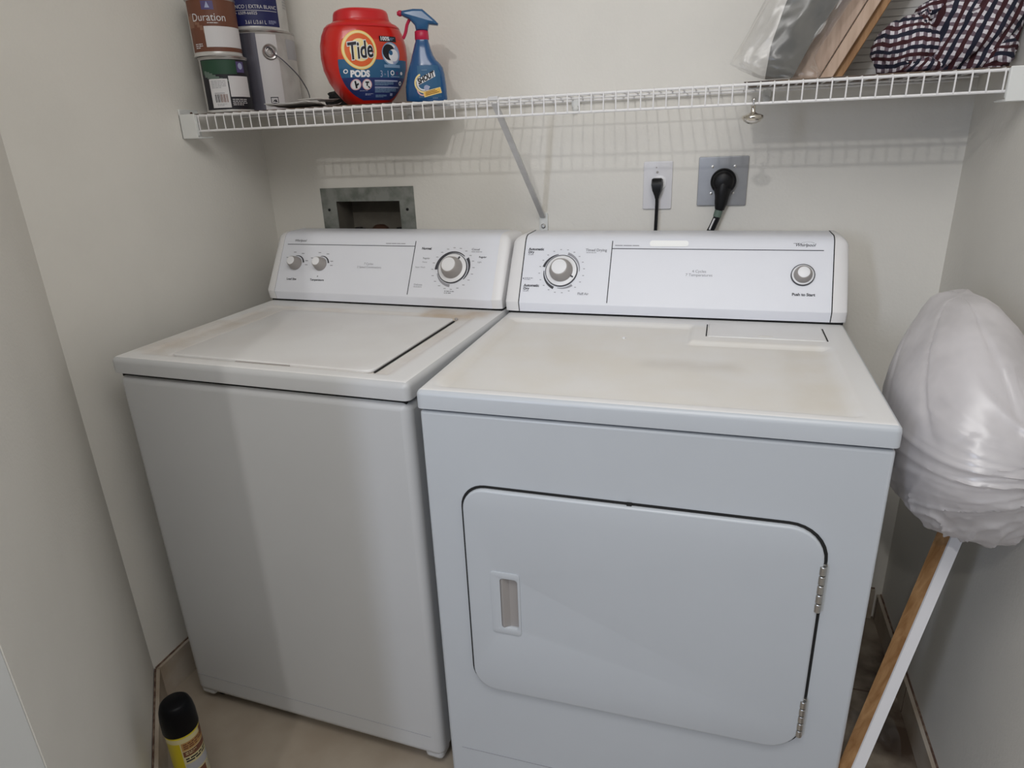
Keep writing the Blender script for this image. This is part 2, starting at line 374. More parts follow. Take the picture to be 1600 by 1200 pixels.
# tile joints and grime for the floor
nt = M['floor'].node_tree; b = nt.nodes['Principled BSDF']
br = nt.nodes.new('ShaderNodeTexBrick'); br.inputs['Scale'].default_value = 1.0; br.offset = 0.0
br.inputs['Mortar Size'].default_value = 0.003; br.inputs['Brick Width'].default_value = 1.2; br.inputs['Row Height'].default_value = 1.2
br.inputs['Mortar'].default_value = (0.16, 0.11, 0.08, 1)
tc = nt.nodes.new('ShaderNodeTexCoord'); mp = nt.nodes.new('ShaderNodeMapping'); mp.inputs['Location'].default_value = (0.80, 0.70, 0)
nt.links.new(tc.outputs['Object'], mp.inputs['Vector']); nt.links.new(mp.outputs['Vector'], br.inputs['Vector'])
src = b.inputs['Base Color'].links[0].from_socket
nt.links.new(src, br.inputs['Color1']); nt.links.new(src, br.inputs['Color2'])
# dirt that has gathered behind and beside the dryer
n3 = nt.nodes.new('ShaderNodeTexNoise'); n3.inputs['Scale'].default_value = 9; n3.inputs['Detail'].default_value = 8
nt.links.new(tc.outputs['Object'], n3.inputs['Vector'])
sp = nt.nodes.new('ShaderNodeSeparateXYZ'); nt.links.new(tc.outputs['Object'], sp.inputs[0])
mr = nt.nodes.new('ShaderNodeMapRange'); mr.inputs['From Min'].default_value = 0.70; mr.inputs['From Max'].default_value = 0.85; nt.links.new(sp.outputs[0], mr.inputs['Value'])
mr3 = nt.nodes.new('ShaderNodeMapRange'); mr3.inputs['From Min'].default_value = 0.33; mr3.inputs['From Max'].default_value = 0.6; nt.links.new(n3.outputs['Fac'], mr3.inputs['Value'])
mu = nt.nodes.new('ShaderNodeMath'); mu.operation = 'MULTIPLY'; nt.links.new(mr.outputs[0], mu.inputs[0]); nt.links.new(mr3.outputs[0], mu.inputs[1])
mx = nt.nodes.new('ShaderNodeMix'); mx.data_type = 'RGBA'; mx.inputs['B'].default_value = (0.07, 0.045, 0.03, 1)
nt.links.new(mu.outputs[0], mx.inputs['Factor']); nt.links.new(br.outputs['Color'], mx.inputs['A']); nt.links.new(mx.outputs['Result'], b.inputs['Base Color'])

# back wall with the opening of the recessed water box
bm = shape2d([(WX0-0.1, 0), (WX1+0.1, 0), (WX1+0.1, CEIL), (WX0-0.1, CEIL)], [[(-0.590, 0.93), (-0.386, 0.93), (-0.386, 1.153), (-0.590, 1.153)]], 0.12)
for v in bm.verts: v.co = Vector((v.co.x, WY + v.co.z, v.co.y))
tag(fin('wall_back', bm, 'wall'), kind='structure')
slab('wall_left', WX0-0.12, WX0, 0.03, WY, 0, CEIL, 'wall')
slab('wall_right', WX1, WX1+0.12, -0.72, WY, 0, CEIL, 'wall')
# angled wall from the left wall out to the closet opening
P0, P1 = Vector((WX0, 0.03, 0)), Vector((-0.262, -0.554, 0))
d = (P1-P0).normalized(); nrm = Vector((d.y, -d.x, 0))       # points out of the closet
if nrm.x > 0: nrm = -nrm
bm = bmesh.new()
foot = [P0, P1, P1 + nrm*0.12, P0 + nrm*0.12 + Vector((-0.03, 0.05, 0))]
loft(bm, [[p.copy() for p in foot], [p + Vector((0, 0, CEIL)) for p in foot]])
tag(fin('wall_left_angled', bm, 'wall'), kind='structure')
bm = bmesh.new(); addbox(bm, -0.40, -0.262, -0.75, -0.5545, 0, CEIL)
o = tag(fin('wall_left_jamb', bm, 'jamb'), kind='structure'); bevel(o, 0.002, 2)
slab('ceiling', -0.95, 1.1, -0.75, WY+0.1, CEIL, CEIL+0.08, 'ceil')

# tiled baseboards with the brown joint along their top
def baseboard(name, a, b2, h=0.094, t=0.012):
    a, b2 = Vector(a), Vector(b2); dd = (b2-a).normalized(); n = Vector((-dd.y, dd.x, 0))
    if n.dot(Vector((0.1, 0.2, 0)) - a) < 0: n = -n
    bm = bmesh.new()
    for (q0, q1, z0, z1, mi) in ((0, t, 0, h, 0), (0, t*0.32, h, h+0.0025, 1)):
        ring = [a+n*q0, b2+n*q0, b2+n*q1, a+n*q1]
        loft(bm, [[p+Vector((0, 0, z0)) for p in ring], [p+Vector((0, 0, z1)) for p in ring]], mi=mi)
    L = (b2-a).length; k = 0.16
    while k < L:     # tile joints
        p = a + dd*k; ring = [p+n*t*0.9, p+dd*0.003+n*t*0.9, p+dd*0.003+n*(t+0.0004), p+n*(t+0.0004)]
        loft(bm, [[q+Vector((0, 0, 0.001)) for q in ring], [q+Vector((0, 0, h)) for q in ring]], mi=1); k += 0.33
    return tag(fin(name, bm, ['base', 'grout']), kind='structure')
baseboard('baseboard_left', (WX0, WY, 0), (WX0, 0.035, 0))
baseboard('baseboard_left_angled', tuple(P0 + Vector((0.002, 0, 0))), tuple(P1))
baseboard('baseboard_right', (WX1, -0.7, 0), (WX1, WY, 0), h=0.075)
baseboard('baseboard_back', (WX0+0.02, WY, 0), (WX1-0.02, WY, 0))

# ------------------------------------------------------------------ consoles, knobs
TH = radians(31.2); CV = Vector((0, sin(TH), cos(TH))); CN = Vector((0, -cos(TH), sin(TH)))
def cprof(y0):   # y0 = y of the start of the sloping face
    P = [(y0+0.183, 0.9195), (y0+0.0065, 0.9195), (y0+0.0050, 0.9200), (y0-0.0005, 0.9405), (y0-0.0004, 0.9420), (y0, 0.943)]
    for s in (0.002, 0.05, 0.10, 0.148): P.append((y0+s*sin(TH), 0.943+s*cos(TH)))
    P += [(y0+0.082, 1.0765), (y0+0.089, 1.082), (y0+0.100, 1.085), (y0+0.173, 1.085), (y0+0.183, 1.078)]
    return P
def console(parent, x0, x1, y0, xs0, xs1, capmat):
    bm = bmesh.new(); pr = cprof(y0)
    loft(bm, [[Vector((x, y, z)) for y, z in pr] for x in (x0+xs0, x1-xs1)])
    c = fin('console', bm, 'console', parent, True, 40)
    for (a, bb, wd) in ((x0+xs0, x0, xs0), (x1-xs1, x1, xs1)):
        bm = bmesh.new(); rings = []
        g = 0.0008 if bb > a else -0.0008
        for k in range(9):
            t = k/8*pi/2; x = a+g+(bb-a-g)*sin(t) if k else a+g
            sh = 0.026*(1-cos(t))
            ring = []
            for (y, z) in pr:
                yy, zz = y-0.0015, z+0.0015
                zz = min(zz, 1.0865 - sh) if z > 1.0 else zz
                f = max(0, (zz-0.918)/0.167)
                yy += 0.006*(1-cos(t)) + (0.012*(1-cos(t))*f)
                if y > y0+0.15: yy = y
                ring.append(Vector((x, yy, zz - (0.001 if z < 0.93 else 0))))
            rings.append(ring)
        loft(bm, rings)
        fin('end_cap', bm, capmat, parent, True, 45)
    bm = bmesh.new(); addbox(bm, x0+0.004, x1-0.004, y0+0.012, y0+0.18, 0.9135, 0.920)
    for xx in (x0+xs0, x1-xs1):
        if capmat == 'cap' and x1 > 0.5: loft(bm, [[Vector((xx+dx, y+(-0.0006 if y < y0+0.15 else 0), z+0.0005)) for y, z in pr] for dx in (-0.0011, 0.0011)])
    fin('console_gap_shade', bm, 'dark', parent)  # dark filler for the shade under the console and at its cap seams
    return c
def cmap(y0):
    def f(u, v, off): return Vector((u, y0, 0.943)) + CV*v + CN*(off + 0.0002)
    return f
def cmtx(y0, u, v):
    m = Matrix((Vector((1, 0, 0)), CV, CN)).transposed().to_4x4(); m.translation = Vector((u, y0, 0.943)) + CV*v
    return m
def knob(parent, y0, u, v, r, rt, h, name='knob', skirt=None, ptr=None):
    m = cmtx(y0, u, v); bm = bmesh.new()
    if skirt: lathe(bm, [(0, 0.0002), (skirt, 0.0002), (skirt, 0.0035), (skirt-0.0025, 0.005), (0, 0.005)], 48, m, 1)
    if skirt: lathe(bm, [(skirt-0.0005, 0.0002), (skirt+0.0012, 0.0002), (skirt+0.0012, 0.004), (skirt-0.0005, 0.0045)], 48, m, 2, False)
    z0 = 0.005 if skirt else 0.0004
    lathe(bm, [(r*0.9, z0-0.001), (r, z0), (r*0.97, z0+h*0.25), (rt*1.12, h*0.93), (rt*1.05, h*0.985), (rt*0.98, h)], 40, m, 0)
    if ptr is not None:
        a = radians(ptr); mm = m @ Matrix.Rotation(a, 4, 'Z'); addbox(bm, r*0.9, r+0.006, -0.0015, 0.0015, 0.0045, 0.0075, 3, mm)
    k = fin(name, bm, ['knobgrey', 'white', 'ink', 'ink'], parent, True, 45)
    bm = bmesh.new(); lathe(bm, [(rt*0.90, h-0.0005), (rt*0.96, h+0.0002), (rt*0.92, h+0.0012), (rt*0.5, h+0.0018), (0, h+0.0018)], 36, m)
    fin('knob_cap', bm, 'white', k, True, 45)
    return k

# ------------------------------------------------------------------ dryer (own frame = world)
D = thing('dryer', 'white front-loading dryer with a square door, right of the washer', 'dryer', (0, 0, 0))
DW = 0.737
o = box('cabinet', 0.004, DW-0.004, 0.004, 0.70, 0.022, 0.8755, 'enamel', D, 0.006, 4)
box('cabinet_gap', 0.010, DW-0.010, 0.011, 0.69, 0.870, 0.886, 'dark', D)
def foot(parent, fx, fy):
    bm = bmesh.new(); lathe(bm, [(0.018, 0.0), (0.018, 0.012), (0.008, 0.014), (0.008, 0.03)], 16, Matrix.Translation((fx, fy, 0))); fin('levelling_foot', bm, 'black', parent)
for fx in (0.05, 0.68):
    for fy in (0.06, 0.62): foot(D, fx, fy)
# top with shallow basin, by height
def heightfield(name, x0, x1, y0, y1, nx, ny, hf, zb, m, parent, r=0.010):
    """lid-like top: height function in the middle, rounded skirt on front and sides"""
    bm = bmesh.new(); rows = []
    xs = [x0 + r + (x1-x0-2*r)*i/nx for i in range(nx+1)]; ys = [y0 + r + (y1-y0-r)*j/ny for j in range(ny+1)]
    arc = [pi/2*k/4 for k in range(1, 5)]
    def col(y, zoff, fr):
        row = []
        for a in reversed(arc): row.append(Vector((xs[0]-r*sin(a)*fr, y, 0.914 - r*(1-cos(a)) + zoff)))
        for x in xs: row.append(Vector((x, y, hf(x, y) + zoff)))
        for a in arc: row.append(Vector((xs[-1]+r*sin(a)*fr, y, 0.914 - r*(1-cos(a)) + zoff)))
        return row
    rows = []
    # front arc
    for a in reversed(arc):
        yy = ys[0]-r*sin(a); zo = -r*(1-cos(a)); fr = cos(a)
        row = []
        for b2 in reversed(arc): row.append(Vector((xs[0]-r*sin(b2)*max(fr, 0.0)-0.0*r, yy, 0.914-r*(1-cos(a)*cos(b2)))))
        for x in xs: row.append(Vector((x, yy, 0.914+zo)))
        for b2 in arc: row.append(Vector((xs[-1]+r*sin(b2)*max(fr, 0.0), yy, 0.914-r*(1-cos(a)*cos(b2)))))
        rows.append(row)
    for y in ys: rows.append(col(y, 0, 1))
    V = [[bm.verts.new(p) for p in row] for row in rows]
    for a, b2 in zip(V, V[1:]):
        for i in range(len(a)-1): bm.faces.new((a[i], a[i+1], b2[i+1], b2[i]))
    # skirt down
    loop = [row[0] for row in V[::-1]] + V[0][1:] + [row[-1] for row in V[1:]]
    low = [bm.verts.new((v.co.x, v.co.y, zb)) for v in loop]
    for i in range(len(loop)-1): bm.faces.new((loop[i], low[i], low[i+1], loop[i+1]))
    bmesh.ops.remove_doubles(bm, verts=bm.verts[:], dist=1e-5)
    bm.normal_update()
    for fc in bm.faces:
        c = fc.calc_center_median()
        if c.z < 0.9128 and (c.x < x0+r or c.x > x1-r or c.y < y0+r): fc.material_index = 1
    return fin(name, bm, m, parent, True, 60)
def ss(a, b, x):
    t = max(0.0, min(1.0, (x-a)/(b-a))); return t*t*(3-2*t)
def dryer_h(x, y):
    inside = ss(0.018, 0.045, x)*(1-ss(0.672, 0.694, x))*ss(0.022, 0.036, y)
    notch = ss(0.425, 0.437, x)*ss(0.358, 0.368, y)
    back = 1-ss(0.474, 0.484, y)
    return 0.914 - 0.008*inside*(1-notch)*back
def edges(t):  # trim the tiny rounding at the ends
    return t
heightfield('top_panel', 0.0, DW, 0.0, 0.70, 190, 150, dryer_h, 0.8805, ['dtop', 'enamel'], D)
# lint screen cover with its finger dip and side slots
bm = bmesh.new(); addbox(bm, 0.466, 0.686, 0.399, 0.492, 0.910, 0.9155)
lc = fin('lint_screen_cover', bm, 'topwhite', D); bevel(lc, 0.0015, 2)
for x in (0.4625, 0.6885):
    bm = bmesh.new(); addbox(bm, x-0.0012, x+0.0012, 0.400, 0.488, 0.9125, 0.9147); fin('side_slot', bm, 'dark', lc)
bm = bmesh.new(); lathe(bm, [(0.0, 0.0), (0.016, 0.0), (0.014, 0.0006), (0, 0.001)], 24, Matrix.Translation((0.575, 0.412, 0.9155)) @ Matrix.Diagonal((1, 0.35, 1, 1)))
fin('finger_grip', bm, 'dtop', lc, True)
bm = bmesh.new(); lathe(bm, [(0.0035, 0.0), (0.0035, 0.002), (0.002, 0.003), (0, 0.003)], 12, Matrix.Translation((0.299, 0.384, 0.906)))
fin('top_button', bm, 'white', D)

# door
door_out = rrect(0.074, 0.297, 0.661, 0.739, (0.045, 0.055, 0.055, 0.042))
bm = xz(shape2d(rrect(0.0690, 0.2915, 0.6665, 0.7435, (0.049, 0.060, 0.060, 0.046)), (), 0.0012), 0.0042)
fin('door_gap_shade', bm, 'dark', D)  # dark sheet standing in for the shade of the door gap
hole = rrect(0.137, 0.453, 0.170, 0.563, 0.006, 4)
bm = xz(shape2d(door_out, [hole], 0.012, 0.004, 3), 0.0060)
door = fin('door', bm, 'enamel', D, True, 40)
bm = bmesh.new()    # handle: raised surround with a finger well
bm2 = xz(shape2d(rrect(0.119, 0.440, 0.1745, 0.576, 0.007, 4), [hole], 0.0016, 0.0005, 1), -0.0058)
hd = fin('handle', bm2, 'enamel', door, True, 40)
bm = bmesh.new()
addbox(bm, 0.1365, 0.1705, 0.0015, 0.0030, 0.4525, 0.5635)
bm3 = bmesh.new()   # sloped pull bar in the well
loft(bm3, [[Vector((0.137, 0.0025, z)), Vector((0.137, -0.0045, z)), Vector((0.142, -0.0055, z)), Vector((0.153, 0.0025, z))] for z in (0.4535, 0.5625)])
me = bpy.data.meshes.new('t'); bm3.to_mesh(me); bm3.free(); bm.from_mesh(me); bpy.data.meshes.remove(me)
fin('handle_well', bm, 'knobgrey', hd)
for z0, z1 in ((0.592, 0.678), (0.333, 0.412)):
    bm = bmesh.new(); n = 5
    for k in range(n):
        a = z0+(z1-z0)*k/n; lathe(bm, [(0.0045, a+0.0008), (0.0052, a+0.002), (0.0052, a+(z1-z0)/n-0.002), (0.0045, a+(z1-z0)/n-0.0008)], 12, Matrix.Translation((0.6605, -0.005, 0)))
    addbox(bm, 0.655, 0.6665, -0.0015, 0.003, z0, z1)
    fin('hinge', bm, 'steel', D)
bm = bmesh.new(); addbox(bm, 0.360, 0.368, -0.0008, 0.003, 0.7385, 0.7445); fin('door_catch', bm, 'dark', D)
bm = bmesh.new(); addbox(bm, 0.03, DW-0.03, 0.0032, 0.006, 0.1125, 0.1135); fin('toe_panel_seam', bm, 'inkgrey', D)

DY = 0.517
console(D, 0.0, DW, DY, 0.033, 0.030, 'cap')
dk = knob(D, DY, 0.128, 0.078, 0.0275, 0.0185, 0.030, 'timer_knob', 0.037, -28)
sb = knob(D, DY, 0.648, 0.079, 0.0185, 0.0125, 0.020, 'start_button', 0.0225)
g = Decal(cmap(DY))
g.rect(0.2395, 0.004, 0.2415, 0.153, 'ink'); g.rect(0.2405, 0.1335, 0.687, 0.1352, 'ink')
g.ring(0.128, 0.078, 0.041, 0.0475, 'ink', a0=105, a1=168, taper=True)
g.ring(0.128, 0.078, 0.041, 0.0475, 'inkgrey', a0=0, a1=75, taper=True)
g.ring(0.128, 0.078, 0.041, 0.0475, 'ink', a0=180, a1=250, taper=True)
g.ring(0.128, 0.078, 0.041, 0.0465, 'inkgrey', a0=262, a1=310, taper=True)
for k in range(20):
    a = radians(18*k+7); g.rect(0.128+0.053*cos(a)-0.002, 0.078+0.053*sin(a)-0.0008, 0.128+0.053*cos(a)+0.002, 0.078+0.053*sin(a)+0.0008, 'inkgrey')
g.text('Automatic', 0.043, 0.131, 0.0088, 'ink', offset=0.0003); g.text('Dry', 0.043, 0.1235, 0.0088, 'ink', offset=0.0003); g.bars(0.043, 0.115, 0.062, 0.118, 'inkgrey', n=1)
g.text('Automatic', 0.041, 0.041, 0.0088, 'ink', offset=0.0003); g.text('Dry', 0.041, 0.0335, 0.0088, 'ink', offset=0.0003); g.bars(0.041, 0.025, 0.060, 0.028, 'inkgrey', n=1)
g.disc(0.038, 0.058, 0.0014, 'ink'); g.bars(0.041, 0.053, 0.062, 0.060, 'inkgrey', n=2, seed=3)
g.text('Timed Drying', 0.180, 0.130, 0.0088, 'inkgrey', offset=0.00025); g.bars(0.182, 0.122, 0.216, 0.1245, 'inkgrey', n=1, seed=4)
g.text('Fluff Air', 0.171, 0.024, 0.0080, 'inkgrey', offset=0.0002)
g.bars(0.247, 0.139, 0.325, 0.143, 'inkgrey', n=1, seed=5)
g.text('4 Cycles', 0.437, 0.083, 0.0088, 'inkgrey', align='CENTER'); g.text('7 Temperatures', 0.437, 0.0745, 0.0088, 'inkgrey', align='CENTER')
g.text('Push to Start', 0.651, 0.036, 0.0085, 'ink', offset=0.0003, align='CENTER')
g.text('Whirlpool', 0.650, 0.146, 0.0095, 'ink', shear=0.3, offset=0.0001, align='CENTER')
g.ring(0.655, 0.148, 0.0135, 0.0142, 'ink', a0=150, a1=20, ky=0.4, n=16); g.rect(0.627, 0.1495, 0.640, 0.1502, 'ink')
g.build('console_print', D)
g = Decal(cmap(DY)); g.face(rrect(0.325, 0.1405, 0.410, 0.1545, 0.006, 5), 'blot', 2)  # glare along the console's upper edge, painted as a white shape
st = g.build('glare_patch', D); st['label'] = 'white blot of painted glare on the console'

# ------------------------------------------------------------------ washer (own frame: origin at front right corner of its top)
WR = -0.0394
Wt = thing('washing_machine', 'white top-loading washing machine with a flat lid, left of the dryer', 'washing machine', (-0.0243, 0.0240, 0), WR)
WW = 0.6877
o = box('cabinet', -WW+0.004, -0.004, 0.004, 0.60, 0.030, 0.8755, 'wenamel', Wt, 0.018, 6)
box('cabinet_gap', -WW+0.012, -0.012, 0.012, 0.59, 0.870, 0.886, 'dark', Wt)
for fx in (-WW+0.03, -0.03):
    for fy in (0.03, 0.57):
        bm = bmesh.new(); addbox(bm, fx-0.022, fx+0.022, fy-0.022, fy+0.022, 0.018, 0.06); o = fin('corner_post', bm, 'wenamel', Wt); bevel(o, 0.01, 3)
for fx in (-WW+0.045, -0.045):
    for fy in (0.050, 0.55): foot(Wt, fx, fy)
bm = bmesh.new(); addbox(bm, -WW+0.02, -0.03, 0.0034, 0.006, 0.0865, 0.0872); fin('toe_panel_seam', bm, 'inkgrey', Wt)
def washer_h(x, y):
    inside = ss(-0.648, -0.630, x)*(1-ss(-0.064, -0.050, x))*ss(0.030, 0.045, y)*(1-ss(0.445, 0.456, y))
    # opening for the lid
    lx0 = -0.575; d2 = (ss(lx0-0.006, lx0+0.002, x))*(1-ss(-0.094, -0.088, x))*ss(0.040, 0.046, y)*(1-ss(0.430, 0.438, y))
    return 0.914 - 0.003*inside - 0.004*d2
heightfield('top_panel', -WW, 0.0, 0.0, 0.60, 190, 150, washer_h, 0.8805, ['wtop', 'wenamel'], Wt, 0.012)
bm = shape2d([(p[0], p[1]) for p in rrect(-0.572, 0.0475, -0.098, 0.427, (0.012, 0.020, 0.012, 0.012), 5)], (), 0.0065, 0.0018, 2)
for v in bm.verts: v.co.z += 0.9075
lid = fin('lid', bm, 'topwhite', Wt, True, 40)
bm = bmesh.new(); addbox(bm, -0.405, -0.278, 0.0425, 0.0490, 0.9100, 0.9115); fin('lid_finger_slot', bm, 'knobgrey', lid)
bm = bmesh.new(); addbox(bm, -0.0972, -0.0940, 0.052, 0.418, 0.9085, 0.9105); fin('lid_gap', bm, 'dark', lid)
bm = bmesh.new(); lathe(bm, [(0.004, 0.0), (0.004, 0.0035), (0.0025, 0.005), (0, 0.005)], 12, Matrix.Translation((-0.093, 0.424, 0.911))); fin('lid_bumper', bm, 'knobgrey', lid)
WYC = 0.503
console(Wt, -0.684, -0.008, WYC, 0.026, 0.026, 'cap')
knob(Wt, WYC, -0.608, 0.078, 0.0185, 0.0115, 0.024, 'load_size_knob')
knob(Wt, WYC, -0.530, 0.078, 0.0185, 0.0115, 0.024, 'temperature_knob')
knob(Wt, WYC, -0.147, 0.076, 0.0275, 0.0185, 0.030, 'timer_knob', 0.0375, 60)
g = Decal(cmap(WYC))
g.rect(-0.261, 0.004, -0.259, 0.146, 'ink'); g.rect(-0.646, 0.1315, -0.2605, 0.133, 'ink')
for u in (-0.608, -0.530):
    g.ring(u, 0.078, 0.0215, 0.0262, 'ink', a0=100, a1=8, n=20, taper=True)
    for a in (150, 105, 60, 15, -5):
        a = radians(a); g.rect(u+0.034*cos(a)-0.004, 0.078+0.033*sin(a)-0.001, u+0.034*cos(a)+0.004, 0.078+0.033*sin(a)+0.001, 'inkgrey')
g.text('Load Size', -0.612, 0.034, 0.0080, 'ink', offset=0.0002, align='CENTER'); g.text('Temperature', -0.532, 0.034, 0.0080, 'ink', offset=0.0002, align='CENTER')
g.disc(-0.532, 0.044, 0.002, 'inkgrey')
g.ring(-0.147, 0.076, 0.041, 0.0485, 'ink', a0=50, a1=185, taper=True, n=40)
g.ring(-0.147, 0.076, 0.041, 0.0485, 'ink', a0=-40, a1=38, taper=True)
g.ring(-0.147, 0.076, 0.041, 0.0485, 'inkgrey', a0=200, a1=268, taper=True)
for k in range(20):
    a = radians(18*k+4); g.rect(-0.147+0.055*cos(a)-0.003, 0.076+0.054*sin(a)-0.0008, -0.147+0.055*cos(a)+0.003, 0.076+0.054*sin(a)+0.0008, 'inkgrey')
g.text('Normal', -0.240, 0.1265, 0.0085, 'ink', offset=0.0003)
g.text('Casual', -0.104, 0.1265, 0.0080, 'ink'); g.bars(-0.104, 0.118, -0.064, 0.121, 'inkgrey', n=1, seed=6)
g.text('Regular', -0.233, 0.101, 0.0065, 'inkgrey', offset=0.0001); g.text('Heavy', -0.233, 0.091, 0.0055, 'inkgrey'); g.text('Super Wash', -0.250, 0.077, 0.0055, 'inkgrey')
g.text('Regular', -0.082, 0.107, 0.0065, 'ink', offset=0.0001); g.text('Light', -0.084, 0.094, 0.0055, 'inkgrey')
g.text('Delicate', -0.246, 0.031, 0.0070, 'inkgrey'); g.bars(-0.246, 0.0235, -0.214, 0.026, 'inkgrey', n=1, seed=7)
g.bars(-0.160, 0.009, -0.134, 0.018, 'inkgrey', n=2, seed=8)
g.text('7 Cycles', -0.385, 0.082, 0.0080, 'inkgrey', align='CENTER'); g.text('2 Speed Combinations', -0.382, 0.073, 0.0078, 'inkgrey', align='CENTER')
g.text('Whirlpool', -0.607, 0.143, 0.0090, 'ink', shear=0.3, align='CENTER')
g.bars(-0.345, 0.136, -0.265, 0.1395, 'inkgrey', n=1, seed=9)
g.build('console_print', Wt)

# ------------------------------------------------------------------ wire shelf
SZ, SF, DROP = 1.384, 0.495, 0.035
S = thing('wire_shelf', 'white ventilated wire shelf across the closet above the machines', 'shelf', (0, 0, 0))
xa, xb = -0.755, 0.925
bm = bmesh.new(); n = int((xb-xa)/0.0246)
for k in range(n+1):
    x = xa + (xb-xa)*k/n
    for dx in (0,):
        pts = [(x, WY-0.006, SZ+0.002), (x, SF+0.004, SZ+0.002), (x, SF-0.001, SZ-0.001), (x, SF-0.002, SZ-0.006), (x, SF-0.001, SZ-DROP)]
        tube(bm, pts, 0.0015, 6)
fin('deck_wires', bm, 'wire', S, True)
for nm, y, z, r in (('front_rail', SF+0.002, SZ-0.001, 0.0028), ('lower_rail', SF+0.001, SZ-DROP, 0.0026), ('middle_rail', SF+0.16, SZ-0.001, 0.0024), ('back_rail', WY-0.010, SZ-0.001, 0.0026)):
    bm = bmesh.new(); tube(bm, [(xa-0.006, y, z), (0, y, z), (xb+0.006, y, z)], r, 8); fin(nm, bm, 'wire', S, True)
# end brackets
for side in (-1, 1):
    w0 = WX0 if side < 0 else WX1; e = xa if side < 0 else xb
    x0, x1 = sorted((w0, e+(-0.004 if side < 0 else 0.004)))
    bm = bmesh.new()
    addbox(bm, x0, x1, SF-0.010, SF-0.006, SZ-0.052, SZ+0.004)          # front face
    addbox(bm, x0, x1, SF-0.006, SF+0.045, SZ-0.052, SZ-0.048)          # bottom lip
    a0, a1 = (x0, x0+0.004) if side < 0 else (x1-0.004, x1)
    addbox(bm, a0, a1, SF-0.010, SF+0.055, SZ-0.052, SZ+0.016)          # wall plate
    b0, b1 = (x1-0.003, x1) if side < 0 else (x0, x0+0.003)
    addbox(bm, b0, b1, SF-0.006, SF+0.0, SZ-0.046, SZ+0.002)
    bk = fin('end_bracket', bm, 'bracket', S); bevel(bk, 0.0015, 2)
    bm = bmesh.new(); sx = a1 if side < 0 else a0
    mt = Matrix.Translation((sx, SF+0.03, SZ+0.006)) @ Matrix.Rotation(radians(90*(1 if side < 0 else -1)), 4, 'Y'); lathe(bm, [(0.004, -0.001), (0.004, 0.002), (0.002, 0.003), (0, 0.003)], 12, mt)
    fin('screw', bm, 'valve', bk)
# diagonal support brace
A, B = Vector((0.000, SF+0.004, SZ-0.010)), Vector((0.0265, WY-0.012, 1.105))
dv = (B-A).normalized(); side = Vector((1, 0, 0)); nn = dv.cross(side).normalized()
bm = bmesh.new(); hw = 0.0068
sec = [(-hw, 0), (-hw, 0.005), (-hw+0.0015, 0.005), (-hw+0.0015, 0.0015), (hw-0.0015, 0.0015), (hw-0.0015, 0.005), (hw, 0.005), (hw, 0)]
loft(bm, [[p + side*a - nn*(c if nn.z < 0 else -c) for a, c in sec] for p in (A, B)])
bc = fin('support_brace', bm, 'brace', S)
bm = bmesh.new(); addbox(bm, -0.011, 0.011, SF-0.003, SF+0.008, SZ-0.004, SZ+0.0045); o = fin('brace_hook', bm, 'brace', bc); bevel(o, 0.001, 1)
bm = xz(shape2d(rrect(0.0155, 1.066, 0.0385, 1.118, 0.007, 4), (), 0.006, 0.001, 1), WY-0.0002)
o = fin('wall_plate', bm, 'bracket', bc, True, 40)
bm = bmesh.new(); mt = Matrix.Translation((0.027, WY-0.006, 1.083)) @ Matrix.Rotation(radians(90), 4, 'X'); lathe(bm, [(0.006, 0), (0.006, 0.003), (0.004, 0.0045), (0, 0.0045)], 16, mt); fin('screw', bm, 'steel', o)
for cx in (0.115, 0.555, -0.33):
    bm = bmesh.new(); addbox(bm, cx-0.009, cx+0.009, WY-0.014, WY, SZ-0.014, SZ+0.006); mt = Matrix.Translation((cx, WY-0.014, SZ-0.018)) @ Matrix.Rotation(radians(90), 4, 'X'); lathe(bm, [(0.008, -0.013), (0.008, 0), (0.004, 0.003), (0, 0.003)], 14, mt)
    o = fin('back_clip', bm, 'bracket', S); bevel(o, 0.001, 1)

# loose cabinet knob hanging by its screw
K = thing('cabinet_knob', 'brushed metal cabinet knob hanging below the wire shelf on its screw', 'knob', (0.520, SF-0.001, 1.325))
bm = bmesh.new(); lathe(bm, [(0, -0.0125), (0.008, -0.0112), (0.0155, -0.007), (0.0200, -0.001), (0.0190, 0.003), (0.012, 0.0055), (0.007, 0.007), (0.0045, 0.010), (0.004, 0.019), (0.0052, 0.021), (0, 0.021)], 40)
fin('knob_head', bm, 'chrome', K, True, 60)
bm = bmesh.new(); lathe(bm, [(0.0018, 0.020), (0.0018, 0.029), (0.0045, 0.0295), (0.0048, 0.031), (0.003, 0.034), (0, 0.0345)], 16); fin('screw', bm, 'steel', K, True, 50)

# ------------------------------------------------------------------ back wall fittings
Bx = thing('washer_outlet_box', 'recessed galvanised washer outlet box in the back wall behind the washer', 'outlet box', (0, 0, 0))
bm = shape2d([(-0.636, 0.900), (-0.343, 0.900), (-0.343, 1.190), (-0.636, 1.188)], [[(-0.588, 0.945), (-0.388, 0.945), (-0.388, 1.151), (-0.588, 1.151)]], 0.003)
frame = fin('face_frame', xz(bm, WY), 'zinc', Bx)
bm = bmesh.new()
Y1 = WY+0.085
for (x0, x1, y0, y1, z0, z1) in ((-0.590, -0.588, WY-0.001, Y1, 0.93, 1.153), (-0.388, -0.386, WY-0.001, Y1, 0.93, 1.153), (-0.590, -0.386, WY-0.001, Y1, 1.151, 1.153), (-0.590, -0.386, WY-0.001, Y1, 0.93, 0.945), (-0.590, -0.386, Y1-0.002, Y1, 0.93, 1.153)):
    addbox(bm, x0, x1, y0, y1, z0, z1)
fin('box_shell', bm, 'boxin', Bx)
